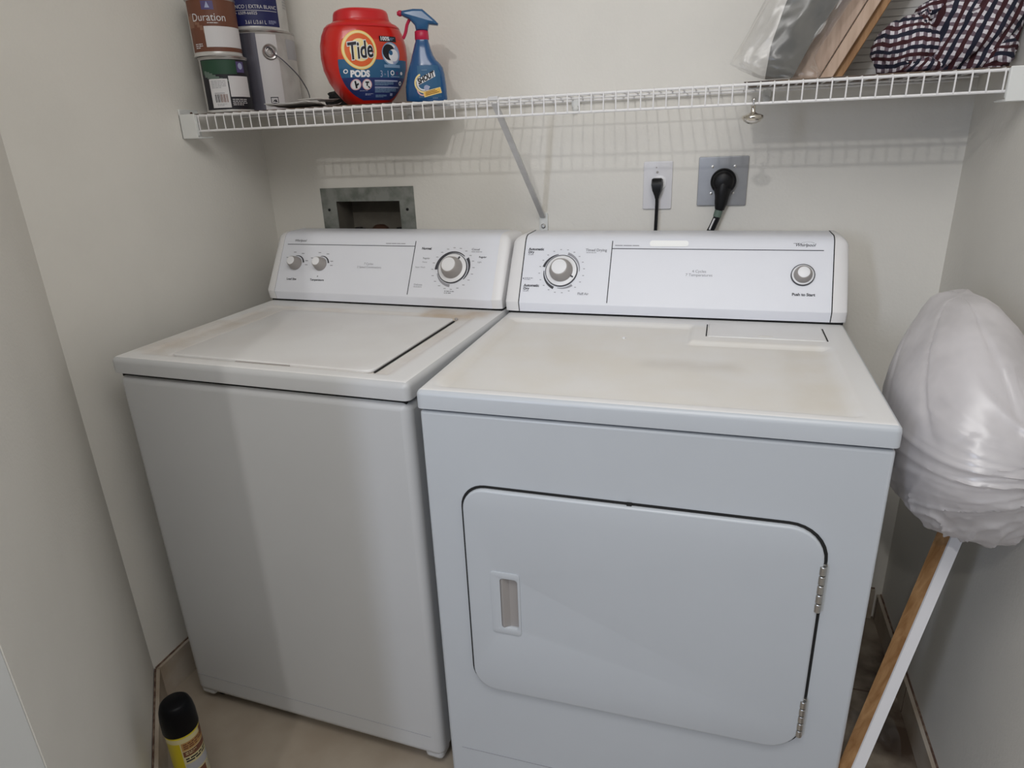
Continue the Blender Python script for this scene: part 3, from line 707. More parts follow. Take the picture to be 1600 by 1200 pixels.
for px, hh in ((-0.552, 1.072), (-0.415, 1.072)):
    bm = bmesh.new(); lathe(bm, [(0.010, 0.945), (0.010, 1.03), (0.017, 1.035), (0.019, 1.05), (0.014, 1.058), (0.006, 1.06), (0.006, hh-0.008), (0.012, hh-0.006), (0.012, hh), (0, hh)], 14, Matrix.Translation((px, WY+0.045, 0)))
    for k in range(6):
        a = k*pi/3; lathe(bm, [(0.006, 0), (0.008, 0.006), (0.005, 0.012), (0, 0.012)], 8, Matrix.Translation((px+0.017*cos(a), WY+0.045+0.017*sin(a), hh-0.016)))
    fin('water_valve', bm, 'black', Bx, True, 50)
bm = bmesh.new(); lathe(bm, [(0.028, 0.945), (0.028, 1.055), (0.024, 1.072), (0.014, 1.080), (0, 1.082)], 24, Matrix.Translation((-0.478, WY+0.04, 0))); fin('drain_pipe', bm, 'valve', Bx, True)
for px in (-0.613, -0.365):
    bm = bmesh.new(); lathe(bm, [(0.004, 0), (0.004, 0.002), (0, 0.003)], 10, Matrix.Translation((px, WY-0.0028, 1.128)) @ Matrix.Rotation(pi/2, 4, 'X')); fin('screw', bm, 'black', frame)

def rot_x90(x, y, z): return Matrix.Translation((x, y, z)) @ Matrix.Rotation(pi/2, 4, 'X')
Op = thing('wall_outlet', 'white single receptacle wall plate on the back wall', 'outlet', (0, 0, 0))
bm = xz(shape2d(rrect(0.2845, 1.1235, 0.3545, 1.2375, 0.004, 3), (), 0.005, 0.0015, 2), WY)
pl = fin('wall_plate', bm, 'plate', Op, True, 40)
bm = bmesh.new(); lathe(bm, [(0.0175, 0.0), (0.0175, 0.0022), (0.0165, 0.003), (0, 0.003)], 32, rot_x90(0.3235, WY-0.0045, 1.187)); fin('receptacle', bm, 'white', Op, True, 40)
bm = bmesh.new(); lathe(bm, [(0.003, 0), (0.003, 0.001), (0, 0.0015)], 12, rot_x90(0.3180, WY-0.005, 1.212)); fin('plate_screw', bm, 'knobgrey', pl); bm = bmesh.new(); lathe(bm, [(0.0016, 0), (0.0016, 0.0006), (0, 0.0008)], 10, rot_x90(0.3155, WY-0.005, 1.223)); fin('plate_screw', bm, 'knobgrey', pl)
Pc = thing('power_cord', 'thin black power cord plugged into the white outlet', 'power cord', (0, 0, 0))
bm = bmesh.new()
def slab_loft(bm, secs):   # secs: (x, z, halfw, y_front, y_back)
    loft(bm, [[Vector((x-hw*0.8, yb, z)), Vector((x-hw, (yf+yb)/2, z)), Vector((x-hw*0.8, yf, z)), Vector((x+hw*0.8, yf, z)), Vector((x+hw, (yf+yb)/2, z)), Vector((x+hw*0.8, yb, z))] for x, z, hw, yf, yb in secs])
slab_loft(bm, [(0.3195, 1.1985, 0.010, WY-0.026, WY-0.008), (0.3195, 1.196, 0.0135, WY-0.030, WY-0.0075), (0.3195, 1.183, 0.0145, WY-0.032, WY-0.0075), (0.320, 1.170, 0.012, WY-0.032, WY-0.009), (0.3205, 1.157, 0.0065, WY-0.028, WY-0.012), (0.3205, 1.150, 0.0048, WY-0.026, WY-0.014)])
fin('plug', bm, 'black', Pc, True, 50)
bm = bmesh.new(); tube(bm, smoothpath([(0.3205, WY-0.020, 1.155), (0.3205, WY-0.020, 1.12), (0.3195, WY-0.022, 1.06), (0.317, WY-0.025, 0.98), (0.31, WY-0.03, 0.80), (0.25, WY-0.035, 0.62), (0.18, WY-0.045, 0.55)]), 0.0042, 8); fin('cord', bm, 'black', Pc, True)

Dp = thing('dryer_outlet', 'square grey metal dryer outlet plate on the back wall', 'outlet', (0, 0, 0))
bm = xz(shape2d(rrect(0.4155, 1.1305, 0.5295, 1.2445, 0.003, 3), (), 0.005, 0.0012, 2), WY)
pl = fin('wall_plate', bm, 'plateg', Dp, True, 40)
for sx in (-0.027, 0.024):
    for sz in (0.033, -0.029): bm = bmesh.new(); lathe(bm, [(0.0032, 0), (0.0032, 0.0012), (0, 0.002)], 12, rot_x90(0.4745+sx, WY-0.005, 1.1885+sz)); fin('plate_screw', bm, 'steel', pl)
bm = bmesh.new(); lathe(bm, [(0.0285, 0.0), (0.0285, 0.003), (0.027, 0.004), (0, 0.004)], 32, rot_x90(0.4745, WY-0.0045, 1.1895)); fin('receptacle', bm, 'black', Dp, True, 40)
Dc = thing('heavy_power_cord', 'thick black dryer cord with a round plug in the grey outlet plate', 'power cord', (0, 0, 0))
bm = bmesh.new(); lathe(bm, [(0.026, 0.0), (0.0295, 0.003), (0.0295, 0.014), (0.027, 0.017), (0.0255, 0.0165), (0.023, 0.026), (0.017, 0.030), (0, 0.031)], 36, rot_x90(0.4745, WY-0.009, 1.1885))
tube(bm, [(0.4745, WY-0.022, 1.190), (0.4742, WY-0.024, 1.17), (0.4735, WY-0.025, 1.155), (0.472, WY-0.026, 1.138), (0.470, WY-0.026, 1.124)], 0.018, 12, rs=[0.016, 0.020, 0.0165, 0.0145, 0.011])
pgo = fin('plug', bm, 'black', Dc, True, 50)
bm = bmesh.new(); tube(bm, smoothpath([(0.470, WY-0.026, 1.128), (0.467, WY-0.026, 1.112), (0.457, WY-0.028, 1.085), (0.444, WY-0.032, 1.055), (0.43, WY-0.035, 1.0), (0.40, WY-0.04, 0.85), (0.35, WY-0.05, 0.7)]), 0.0085, 10); fin('cord', bm, 'black', Dc, True)
bm = bmesh.new(); tube(bm, [(0.4688, WY-0.0265, 1.1225), (0.4652, WY-0.0267, 1.107)], 0.0094, 12); o = fin('cord_tag', bm, 'l_greenlight', Dc, True); o['label'] = 'pale green printed band around the cord'
bm = bmesh.new()
tube(bm, [(0.4600, WY-0.0365, 1.104), (0.4545, WY-0.0375, 1.090), (0.450, WY-0.0395, 1.078)], 0.0022, 6); fin('cord_lettering', bm, 'l_paper', Dc)

# ------------------------------------------------------------------ things on the shelf
SH = SZ + 0.0035        # top of the deck wires
def sheet(name, label, cat, pts, z, t, m, curl=0.0, parent=None, seed=0, crease=0.0):
    """thin sheet lying on the deck: outline pts as a bilinear patch of four corners, with a little curl"""
    bm = bmesh.new(); N = 14; rnd = Vector((seed*3.1, 1.7, 0))
    V = []
    for layer in (0, 1):
        g2 = []
        for j in range(N+1):
            row = []
            for i in range(N+1):
                u, v = i/N, j/N
                p = Vector(pts[0])*(1-u)*(1-v)+Vector(pts[1])*u*(1-v)+Vector(pts[2])*u*v+Vector(pts[3])*(1-u)*v
                hz = curl*((2*v-1)**2)*0.5 + curl*0.5*(noise.noise(Vector((p.x*14, p.y*14, 0))+rnd)+0.6) + crease*abs(noise.noise(Vector((p.x*30, p.y*30, 3))+rnd))
                row.append(bm.verts.new((p.x, p.y, z+max(hz, 0)+layer*t)))
            g2.append(row)
        V.append(g2)
    for layer in (0, 1):
        for j in range(N):
            for i in range(N): bm.faces.new((V[layer][j][i], V[layer][j][i+1], V[layer][j+1][i+1], V[layer][j+1][i]))
    for i in range(N):
        for (a, b2) in (((0, i), (0, i+1)), ((N, i), (N, i+1)), ((i, 0), (i+1, 0)), ((i, N), (i+1, N))):
            bm.faces.new((V[0][a[0]][a[1]], V[0][b2[0]][b2[1]], V[1][b2[0]][b2[1]], V[1][a[0]][a[1]]))
    o = fin(name, bm, m, parent, True, 40)
    if label: tag(o, label, cat)
    return o
sheet('cardboard_sheet', 'stained brown cardboard sheet on the shelf under the paint cans', 'cardboard', [(-0.79, 0.515), (-0.20, 0.510), (-0.19, 0.770), (-0.79, 0.780)], SH, 0.0015, 'cardboard')
sheet('cardboard_sheet', 'dirty brown cardboard sheet on the shelf under the checked cloth', 'cardboard', [(0.50, 0.515), (0.945, 0.512), (0.945, 0.770), (0.52, 0.775)], SH, 0.0015, 'cardboard', seed=2)
SB = SH + 0.0018
sheet('paper_sheet', 'creased white paper lying at the shelf edge beside the paint cans', 'paper', [(-0.570, 0.503), (-0.425, 0.500), (-0.432, 0.620), (-0.545, 0.660)], SB, 0.0006, 'paper', 0.012, seed=1, crease=0.006)
sheet('paper_sheet', 'small flat white paper on top of the creased one beside the red tub', 'paper', [(-0.505, 0.545), (-0.432, 0.515), (-0.425, 0.60), (-0.49, 0.68)], SB+0.0165, 0.0006, 'paper', 0.003, seed=5)

def can(name, label, x, y, z, r, h, body, rimmat='canmetal', top=True):
    T = thing(name, label, 'paint can', (x, y, z))
    bm = bmesh.new(); lathe(bm, [(r-0.004, 0.001), (r+0.0008, 0.0), (r+0.0016, 0.0025), (r+0.0006, 0.0045), (r, 0.006), (r, h-0.006), (r+0.0008, h-0.0045)], 56)
    fin('can_body', bm, body, T, True, 40)
    bm = bmesh.new(); lathe(bm, [(r+0.0006, h-0.0055), (r+0.002, h-0.003), (r+0.002, h-0.001), (r, h), (r-0.006, h), (r-0.008, h-0.004), (r-0.014, h-0.004), (r-0.016, h-0.001), (0, h-0.001)], 56)
    fin('lid', bm, rimmat, T, True, 40)
    az = atan2(-0.953-y, 0.476-x)          # the label faces the closet opening
    def f(u, v, off):
        a = az + u/r; rr = r + 0.0003 + off; return Vector((rr*cos(a), rr*sin(a), v))
    return T, f
R1, H1 = 0.0545, 0.124
gx, gy = -0.715, 0.568
T, f = can('paint_can', 'dark green labelled quart paint can, lowest at the left end of the shelf', gx, gy, SB, R1, H1, 'canwhite')
dg = lambda a: radians(a)*R1
g = Decal(f, 0.00025)
g.rect(dg(-68), 0.006, dg(92), H1-0.007, 'l_black', 0, n=28)
g.rect(dg(-62), H1-0.040, dg(30), H1-0.009, 'l_green', 1, n=20)
for k in range(10):   # grey brush-stroke wave
    a = -55+k*8; g.rect(dg(a), H1-0.046-k*0.0012-0.002*sin(k), dg(a+8), H1-0.036-k*0.0018+0.004*cos(k*0.5), 'l_greenlight', 2, n=2)
g.rect(dg(-43), 0.010, dg(3), 0.074, 'l_paper', 3, n=10); g.bars(dg(-38), 0.052, dg(-2), 0.070, 'l_grey', 4, n=5, seed=11)
for k in range(13): g.rect(dg(-33+k*2.4), 0.022, dg(-33+k*2.4+(0.9 if k % 3 else 1.6)), 0.040, 'l_black' if k < 6 else 'l_brown', 4)
g.rect(dg(-33), 0.0415, dg(-8), 0.0435, 'l_grey', 4, n=4); g.bars(dg(-30), 0.013, dg(-6), 0.019, 'l_grey', 4, n=2, seed=12)
g.rect(dg(6), 0.034, dg(62), 0.080, 'l_paper', 3, n=12)
g.rect(dg(30), H1-0.036, dg(52), H1-0.012, 'l_purple', 3, n=5); g.disc(dg(41), H1-0.022, 0.006, 'l_lilac', 4, ky=1.2)
g.bars(dg(8), 0.013, dg(46), 0.029, 'l_paper', 3, n=4, fill=0.42, seed=13)
g.build('label', T)
bx, by = -0.722, 0.566
T, f = can('paint_can', 'brown labelled quart paint can reading Duration, stacked on the green one', bx, by, SB+H1+0.0005, R1, H1, 'canwhite')
g = Decal(f, 0.00025)
g.rect(dg(-72), 0.009, dg(100), H1-0.006, 'l_brown', 0, n=30)
g.rect(dg(-72), 0.060, dg(-50), 0.085, 'l_tan', 1, n=5)
for k in range(8): g.rect(dg(-62+k*7), 0.078-k*0.006, dg(-62+k*7+7), 0.090-k*0.0065, 'l_tan', 1, n=2)
g.text('Duration', dg(-52), 0.080, 0.0235, 'l_paper', 3, sx=0.92)
g.bars(dg(-14), 0.0665, dg(22), 0.0695, 'l_paper', 3, n=1, seed=14)
g.rect(dg(-24), 0.018, dg(76), 0.062, 'l_paper', 4, n=20)
g.rect(dg(-22), 0.096, dg(6), H1-0.010, 'l_purple', 2, n=6); g.face([(dg(-14), 0.100), (dg(-3), 0.100), (dg(-8.5), 0.113)], 'l_lilac', 3)
g.bars(dg(-56), 0.014, dg(-34), 0.026, 'l_paper', 3, n=3, seed=15)
g.build('label', T)

R2, H2 = 0.083, 0.190
wx, wy2 = -0.697, 0.708
T, f = can('paint_can', 'grey metal gallon paint can with a wire bail, standing behind the green can', wx, wy2, SB, R2, H2, 'canwhite')
d2 = lambda a: radians(a)*R2
g = Decal(f, 0.00025)
g.rect(d2(-90), 0.006, d2(-8), H2-0.007, 'candark', 0, n=20)  # dark reflection on the can's left side, painted as a flat patch
g.rect(d2(-8), 0.006, d2(26), H2-0.010, 'l_paper', 1, n=12)
g.rect(d2(2), 0.020, d2(15), 0.036, 'l_black', 2, n=4); g.rect(d2(3.2), 0.022, d2(13.8), 0.034, 'l_paper', 3, n=4)
g.face([(d2(4.5), 0.023), (d2(8), 0.031), (d2(9), 0.027)], 'l_black', 4); g.face([(d2(8), 0.024), (d2(13), 0.024), (d2(10), 0.032)], 'l_black', 4)
g.rect(d2(45), 0.125, d2(80), 0.172, 'l_grey', 1, n=8)
g.build('label', T)
# ear and bail
az = atan2(-0.953-wy2, 0.476-wx); a = az + radians(12)
em = Matrix.Translation(((R2)*cos(a), (R2)*sin(a), 0.140)) @ Matrix.Rotation(a, 4, 'Z') @ Matrix.Rotation(pi/2, 4, 'Y')
bm = bmesh.new(); lathe(bm, [(0.0185, -0.002), (0.0185, 0.002), (0.0165, 0.0035), (0.0125, 0.0025), (0.0115, 0.006), (0.0075, 0.0065), (0.006, 0.002), (0, 0.002)], 28, em); fin('handle_ear', bm, 'canmetal', T, True, 50)
bm = bmesh.new()
ear = lambda k, rr, zz: ((R2+rr)*cos(a+radians(k)), (R2+rr)*sin(a+radians(k)), zz)
tube(bm, smoothpath([ear(-6, 0.007, 0.146), ear(-3, 0.010, 0.150), ear(2, 0.010, 0.146), ear(5, 0.009, 0.136), ear(20, 0.010, 0.118), ear(42, 0.014, 0.088), ear(60, 0.018, 0.060), ear(70, 0.020, 0.045), ear(74, 0.020, 0.037)]), 0.0014, 6); fin('bail_wire', bm, 'candark', T, True)
ux, uy = -0.705, 0.706
T, f = can('paint_can', 'navy blue labelled gallon paint can, stacked on the one with the wire bail', ux, uy, SB+H2+0.0005, R2-0.002, H2, 'canwhite')
g = Decal(f, 0.00025)
g.rect(d2(-90), 0.008, d2(44), H2-0.007, 'l_blue', 0, n=34)
g.text('ULTRA BLANCO | EXTRA BLANC', d2(41), 0.050, 0.0115, 'l_paper', 2, align='RIGHT', sx=0.92); g.rect(d2(-60), 0.0415, d2(41), 0.0425, 'l_paper', 2, n=16)
g.text('6509 • 6509-66025', d2(6), 0.036, 0.0095, 'l_paper', 2, align='RIGHT')
g.text('3.61 L/3.61 L', d2(19), 0.016, 0.0120, 'l_paper', 2, align='RIGHT', sx=0.8); g.bars(d2(23), 0.012, d2(37), 0.021, 'l_lilac', 2, n=3, seed=17)
g.bars(d2(-10), 0.064, d2(38), 0.073, 'l_paper', 2, n=2, seed=18); g.text('ULTRA PURE WHITE', d2(38), 0.110, 0.013, 'l_paper', 2, align='RIGHT', sx=0.85)
g.bars(d2(60), 0.05, d2(80), 0.11, 'l_grey', 1, n=9, seed=19)
g.build('label', T)

# black cloth behind the tub
bm = bmesh.new(); bmesh.ops.create_icosphere(bm, subdivisions=4, radius=1)
for v in bm.verts:
    k = 1 + 0.35*noise.noise(v.co*2.2) + 0.12*noise.noise(v.co*6)
    v.co = Vector((v.co.x*0.055*k, v.co.y*0.035*k, max(v.co.z*0.033*k, -0.026)))
o = tag(fin('rag', bm, 'cloth_black', None, True, 80), 'crumpled black rag between the white papers and the red tub', 'rag'); o.location = (-0.478, 0.735, SB+0.0262)

# detergent tub ------------------------------------------------
TA = radians(50)      # turned to the right
Tb = thing('detergent_tub', 'red round-shouldered laundry pod tub with an orange and blue label', 'detergent tub', (-0.354, 0.615, SB), TA)
TW, TD, THt = 0.1015, 0.067, 0.196
prof = [(0.0, 0.40, 0.62), (0.003, 0.46, 0.70), (0.012, 0.57, 0.80), (0.03, 0.73, 0.90), (0.05, 0.865, 0.96), (0.075, 0.965, 1.0), (0.1, 1.0, 1.0), (0.125, 0.985, 1.0), (0.145, 0.93, 0.97), (0.158, 0.86, 0.93), (0.166, 0.79, 0.88), (0.1685, 0.70, 0.84), (0.172, 0.66, 0.84)]
NE = 2.5
def tub_w(z):
    for (z0, w0, d0), (z1, w1, d1) in zip(prof, prof[1:]):
        if z <= z1: t = (z-z0)/(z1-z0); return TW*(w0+(w1-w0)*t), TD*(d0+(d1-d0)*t)
    return TW*prof[-1][1], TD*prof[-1][2]
def sring(wd, dp, z, n=56, e=NE):
    out = []
    for k in range(n):
        a = 2*pi*k/n; c, s = cos(a), sin(a)
        out.append(Vector((wd*abs(c)**(2/e)*(1 if c >= 0 else -1), dp*abs(s)**(2/e)*(1 if s >= 0 else -1), z)))
    return out
zs = [0, 0.003, 0.007, 0.012, 0.02, 0.03, 0.04, 0.05, 0.062, 0.075, 0.087, 0.1, 0.112, 0.125, 0.135, 0.145, 0.152, 0.158, 0.162, 0.166, 0.1685, 0.172]
ZK = 1.035
Tb.scale = (1, 1, ZK)
bm = bmesh.new(); loft(bm, [sring(*tub_w(z), z) for z in zs]); fin('tub_body', bm, 'red', Tb, True, 60)
bm = bmesh.new(); LW, LD = TW*0.60, TD*0.80
loft(bm, [sring(LW*k, LD*k, z) for k, z in ((1.03, 0.170), (1.05, 0.173), (1.03, 0.177), (1.0, 0.188), (0.96, 0.193), (0.88, 0.1955), (0.5, 0.1965))]); fin('tub_lid', bm, 'redlid', Tb, True, 50)
bm = bmesh.new(); loft(bm, [sring(TW*a*1.0+0.0, TD*b2+0.001, z) for a, b2, z in ((0.80, 0.895, 0.1640), (0.84, 0.92, 0.1615), (0.86, 0.935, 0.1585))], cap0=False, cap1=False); fin('shoulder_band', bm, 'redlid', Tb, True, 60)
def tf(u, v, off):
    wd, dp = tub_w(v); t = min(abs(u/wd), 0.995); y = -dp*(1-t**NE)**(1/NE)
    n2 = Vector((u/wd**2*0.6, y/dp**2, 0)).normalized(); return Vector((u, y, v)) + n2*(off+0.0004)
g = Decal(tf, 0.00035)
# label panel: rounded below, its top part fades into the red tub
def lab_half(v):   # half-width of the label at height v
    if v < 0.085: t = (0.085-v)/0.073; return 0.083*sqrt(max(0, 1-t*t*0.80))
    return 0.083*sqrt(max(0, 1-((v-0.085)/0.105)**2))
def band(v0, v1, m, layer, n=10, inset=0.0):
    P = []
    for j in range(n+1):
        v = v0+(v1-v0)*j/n; h = lab_half(v)-inset; P.append([(-h+2*h*i/24, v) for i in range(25)])
    g.grid(P, m, layer)
band(0.010, 0.0555, 'l_navy', 1); band(0.0555, 0.092, 'l_teal', 1); band(0.092, 0.132, 'l_redorange', 1)
cx, cv = -0.036, 0.110
g.ring(cx, cv, 0.0001, 0.0390, 'l_yellow', 2, nr=5); g.ring(cx, cv, 0.0335, 0.0375, 'l_pale', 3, nr=1); g.disc(cx, cv, 0.0325, 'l_orange', 4, nr=4); g.disc(cx, cv, 0.0225, 'l_pale', 5, nr=3)
g.text('Tide', cx, cv-0.002, 0.047, 'l_white', 7, shear=0.2, offset=0.0028, align='CENTER', rot=0.12, sx=0.66)
g.text('Tide', cx, cv-0.002, 0.047, 'l_black', 8.5, shear=0.2, offset=0.0009, align='CENTER', rot=0.12, sx=0.66)
g.rect(0.012, 0.128, 0.055, 0.139, 'l_black', 3, n=8); g.text('100%', 0.0135, 0.1335, 0.0110, 'l_white', 5, offset=0.0003); g.bars(0.036, 0.130, 0.050, 0.136, 'l_sky', 4, n=2, seed=21)
g.disc(0.038, 0.104, 0.0225, 'l_white', 3); g.ring(0.038, 0.104, 0.0205, 0.0235, 'l_sky', 4)
g.disc(0.033, 0.107, 0.0160, 'l_black', 5); g.disc(0.044, 0.101, 0.0125, 'l_white', 6); g.disc(0.037, 0.106, 0.0050, 'l_teal', 7); g.ring(0.038, 0.104, 0.013, 0.021, 'l_lilac', 5, a0=-80, a1=50)
g.rect(0.018, 0.076, 0.060, 0.082, 'l_sky', 3, n=8)
g.text('PODS', -0.040, 0.0625, 0.0175, 'l_white', 3, offset=0.0010, align='CENTER', sx=0.95); g.text('3', 0.006, 0.0625, 0.0190, 'l_lilac', 3, sx=0.8); g.text('in', 0.0165, 0.0625, 0.006, 'l_lilac', 3); g.text('1', 0.0215, 0.0625, 0.0190, 'l_lilac', 3)
g.ring(0.038, 0.0655, 0.003, 0.0052, 'l_white', 3); g.disc(0.051, 0.0650, 0.004, 'l_purple', 3); g.disc(0.064, 0.0650, 0.0035, 'l_white', 3); g.bars(0.034, 0.056, 0.068, 0.0585, 'l_lilac', 3, n=1, seed=22)
g.ring(-0.070, 0.068, 0.0025, 0.0045, 'l_white', 3)
for u in (-0.050, -0.026):
    g.disc(u, 0.0415, 0.0100, 'l_white', 3); g.ring(u, 0.0415, 0.0092, 0.0110, 'l_pink', 4)
g.rect(-0.052, 0.034, -0.0485, 0.049, 'l_black', 5, rot=0.25); g.rect(-0.0495, 0.040, -0.0440, 0.0435, 'l_black', 5, rot=0.7)
g.rect(-0.030, 0.0445, -0.0215, 0.0475, 'l_black', 5); g.rect(-0.0275, 0.0385, -0.0245, 0.0455, 'l_black', 5); g.rect(-0.0245, 0.035, -0.019, 0.0375, 'l_black', 5, rot=-0.7)
g.rect(-0.008, 0.0475, 0.052, 0.0505, 'l_lilac', 3, n=8); g.bars(-0.008, 0.039, 0.040, 0.0465, 'l_sky', 3, n=4, seed=23, seg=2)
g.rect(-0.008, 0.0345, 0.056, 0.0370, 'l_lilac', 3, n=8); g.bars(-0.008, 0.0245, 0.048, 0.0335, 'l_sky', 3, n=4, seed=24, seg=2); g.ring(0.060, 0.0445, 0.002, 0.0045, 'l_white', 3)
g.bars(-0.042, 0.0275, -0.018, 0.0295, 'l_lilac', 3, n=1, seed=25); g.bars(-0.030, 0.019, -0.012, 0.0235, 'l_lilac', 3, n=2, seed=26); g.bars(-0.006, 0.0150, 0.022, 0.0205, 'l_sky', 3, n=3, seed=27); g.rect(0.031, 0.0185, 0.038, 0.0240, 'l_lilac', 3)
g.build('label', Tb)

# spray bottle --------------------------------------------------
BA = radians(20)
Sb = thing('spray_bottle', 'blue trigger spray bottle with a red collar, right of the red tub', 'spray bottle', (-0.211, 0.630, SB), BA)
Sb.scale = (1.04, 1.04, 1.04)
bp = [(0.0, -0.040, 0.043, 0.020), (0.002, -0.044, 0.0465, 0.024), (0.008, -0.0455, 0.048, 0.026), (0.035, -0.0445, 0.0475, 0.027), (0.060, -0.0385, 0.045, 0.027), (0.072, -0.034, 0.042, 0.0265), (0.080, -0.031, 0.037, 0.0255), (0.088, -0.028, 0.0285, 0.024), (0.098, -0.025, 0.0225, 0.022), (0.110, -0.0205, 0.0185, 0.0195), (0.120, -0.0175, 0.0160, 0.0170), (0.1255, -0.0150, 0.0145, 0.0145), (0.1290, -0.0145, 0.0140, 0.0140)]
def bring(z, l, r, dp, n=40, e=2.4):
    c0, wd = (l+r)/2, (r-l)/2; return [p + Vector((c0, 0, 0)) for p in sring(wd, dp, z, n, e)]
bm = bmesh.new(); loft(bm, [bring(*q) for q in bp]); fin('bottle_body', bm, 'blue', Sb, True, 60)
bm = bmesh.new(); lathe(bm, [(0.0145, 0.1285), (0.0155, 0.130), (0.0150, 0.1455), (0.0135, 0.147), (0, 0.147)], 28); fin('collar', bm, 'magenta', Sb, True, 50)
bm = bmesh.new()   # trigger head: side outline, extruded with rounded edge
hp = [(-0.041, 0.1785), (-0.040, 0.1865), (-0.014, 0.1895), (0.006, 0.1885), (0.030, 0.168), (0.0385, 0.1595), (0.037, 0.1565), (0.018, 0.1590), (0.0145, 0.1470), (-0.011, 0.1470), (-0.013, 0.158), (-0.024, 0.1700), (-0.034, 0.1745)]
bm = shape2d(hp, (), 0.026, 0.006, 3)
for v in bm.verts: v.co = Vector((v.co.x, 0.013-v.co.z, v.co.y))
fin('trigger_head', bm, 'blued', Sb, True, 40)
bm = bmesh.new(); lathe(bm, [(0.0055, 0), (0.0062, 0.001), (0.0062, 0.006), (0.0045, 0.0075), (0.0035, 0.010), (0, 0.010)], 16, Matrix.Translation((-0.040, 0, 0.1825)) @ Matrix.Rotation(radians(-90), 4, 'Y')); fin('nozzle', bm, 'magenta', Sb, True, 50)
bm = bmesh.new(); tube(bm, smoothpath([(-0.022, 0, 0.173), (-0.030, 0, 0.160), (-0.0335, 0, 0.148), (-0.038, 0, 0.138), (-0.0415, 0, 0.133)], 4), 0.0035, 8, rs=None); fin('trigger', bm, 'magenta', Sb, True)
def bf(u, v, off):
    for q0, q1 in zip(bp, bp[1:]):
        if v <= q1[0]:
            t = (v-q0[0])/(q1[0]-q0[0]); l, r, dp = (q0[i]+(q1[i]-q0[i])*t for i in (1, 2, 3)); break
    c0, wd = (l+r)/2, (r-l)/2; t = min(abs((u-c0)/wd), 0.99); y = -dp*(1-t**2.4)**(1/2.4); return Vector((u, y-off-0.0004, v))
g = Decal(bf, 0.0004)
P = []
for j in range(9):
    v = 0.010+0.066*j/8; P.append([(-0.014+0.052*i/10 - 0.0*v if True else 0, v) for i in range(11)])
P = [[(max(min(u, (0.036 if v < 0.06 else 0.032)), -0.018), v) for u, v in row] for row in P]
g.grid(P, 'l_teal', 1)
g.rect(-0.019, 0.044, 0.026, 0.056, 'l_white', 3, n=6, rot=0.42, sh=0.003); g.text('SHOUT', 0.0035, 0.0500, 0.0150, 'l_black', 4, shear=0.25, offset=0.0008, align='CENTER', rot=0.42, sx=0.80)
g.ring(-0.002, 0.040, 0.0165, 0.0205, 'l_pale', 2, a0=110, a1=290, n=24); g.ring(-0.002, 0.040, 0.0125, 0.0155, 'l_white', 2, a0=120, a1=330, n=24); g.ring(-0.005, 0.027, 0.010, 0.013, 'l_pink', 2, a0=180, a1=300, n=16); g.disc(0.004, 0.030, 0.006, 'l_lilac', 3)
g.rect(-0.004, 0.015, 0.036, 0.027, 'l_pale', 4, n=6, rot=0.22); g.rect(-0.0025, 0.0165, 0.0345, 0.0255, 'l_yellow', 5, n=6, rot=0.22)
for k in range(3): g.rect(0.001, 0.0178+k*0.0027, 0.031-k*0.004, 0.0190+k*0.0027, 'l_brown', 6, n=4, rot=0.22)
g.bars(0.016, 0.0070, 0.032, 0.0095, 'l_sky', 3, n=1, seed=31); g.bars(-0.004, 0.064, 0.012, 0.067, 'l_sky', 3, n=1, seed=32)
g.build('label', Sb)

# planks, white slatted panel, clear bag with the dark panel, checked cloth ---------------
SL = 0.545           # lean to the right
def plank(name, label, x0, x1, y0, y1, L, m, lean=SL, z=SB, back=0.10, bev=0.0015):
    """board standing on the shelf, leaning right and back"""
    ax = Vector((lean, back, 1)).normalized(); T = bpy.data.objects.new(name, None)
    bm = bmesh.new(); rings = []
    for s in (0, L):
        off = ax*s; ring = []
        for (x, y) in ((x0, y0), (x1, y0), (x1, y1), (x0, y1)): ring.append(Vector((x, y, 0)) + off)
        rings.append(ring)
    zc = rings[0]
    loft(bm, rings); o = fin(name, bm, m); o.location = (0, 0, z); bevel(o, bev, 2)
    bpy.data.objects.remove(T)
    return tag(o, label, 'board')
plank('wooden_plank', 'wide pale wooden plank leaning on the shelf beside the clear bag', 0.585, 0.6385, 0.600, 0.618, 0.44, 'wood')
plank('wooden_plank', 'narrow pale wooden strip leaning against the right edge of the wide plank', 0.6405, 0.664, 0.602, 0.616, 0.44, 'wood2')
plank('wooden_plank', 'orange-toned wooden strip leaning behind the two pale planks', 0.664, 0.684, 0.622, 0.632, 0.42, 'woodo')
bm = bmesh.new(); addbox(bm, 0.700, 0.965, 0.776, 0.789, 0.0, 0.40)
for k in range(28):
    z = 0.012+k*0.0138; addbox(bm, 0.700, 0.965, 0.7745, 0.7765, z, z+0.0115)
o = tag(fin('slatted_panel', bm, 'slat_white'), 'white slatted panel standing against the back wall behind the checked cloth', 'panel'); o.location = (0, 0, SB)

bm = bmesh.new()
# dark panel
ax = Vector((0.80, 0.10, 1)).normalized()
loft(bm, [[Vector((xl, 0.572+z*0.1, z)), Vector((xr, 0.560+z*0.1, z)), Vector((xr, 0.572+z*0.1, z)), Vector((xl, 0.584+z*0.1, z))] for z, xl, xr in ((0.0, 0.540, 0.590), (0.06, 0.546, 0.618), (0.13, 0.566, 0.660), (0.22, 0.600, 0.705), (0.34, 0.650, 0.760))])
o = tag(fin('dark_panel', bm, 'bag_dark'), 'dark grey panel packed inside the clear plastic bag on the shelf', 'panel'); o.location = (0, 0, SB+0.006)
# clear bag: folded film around it, tip pointing left
bm = bmesh.new(); rings = []
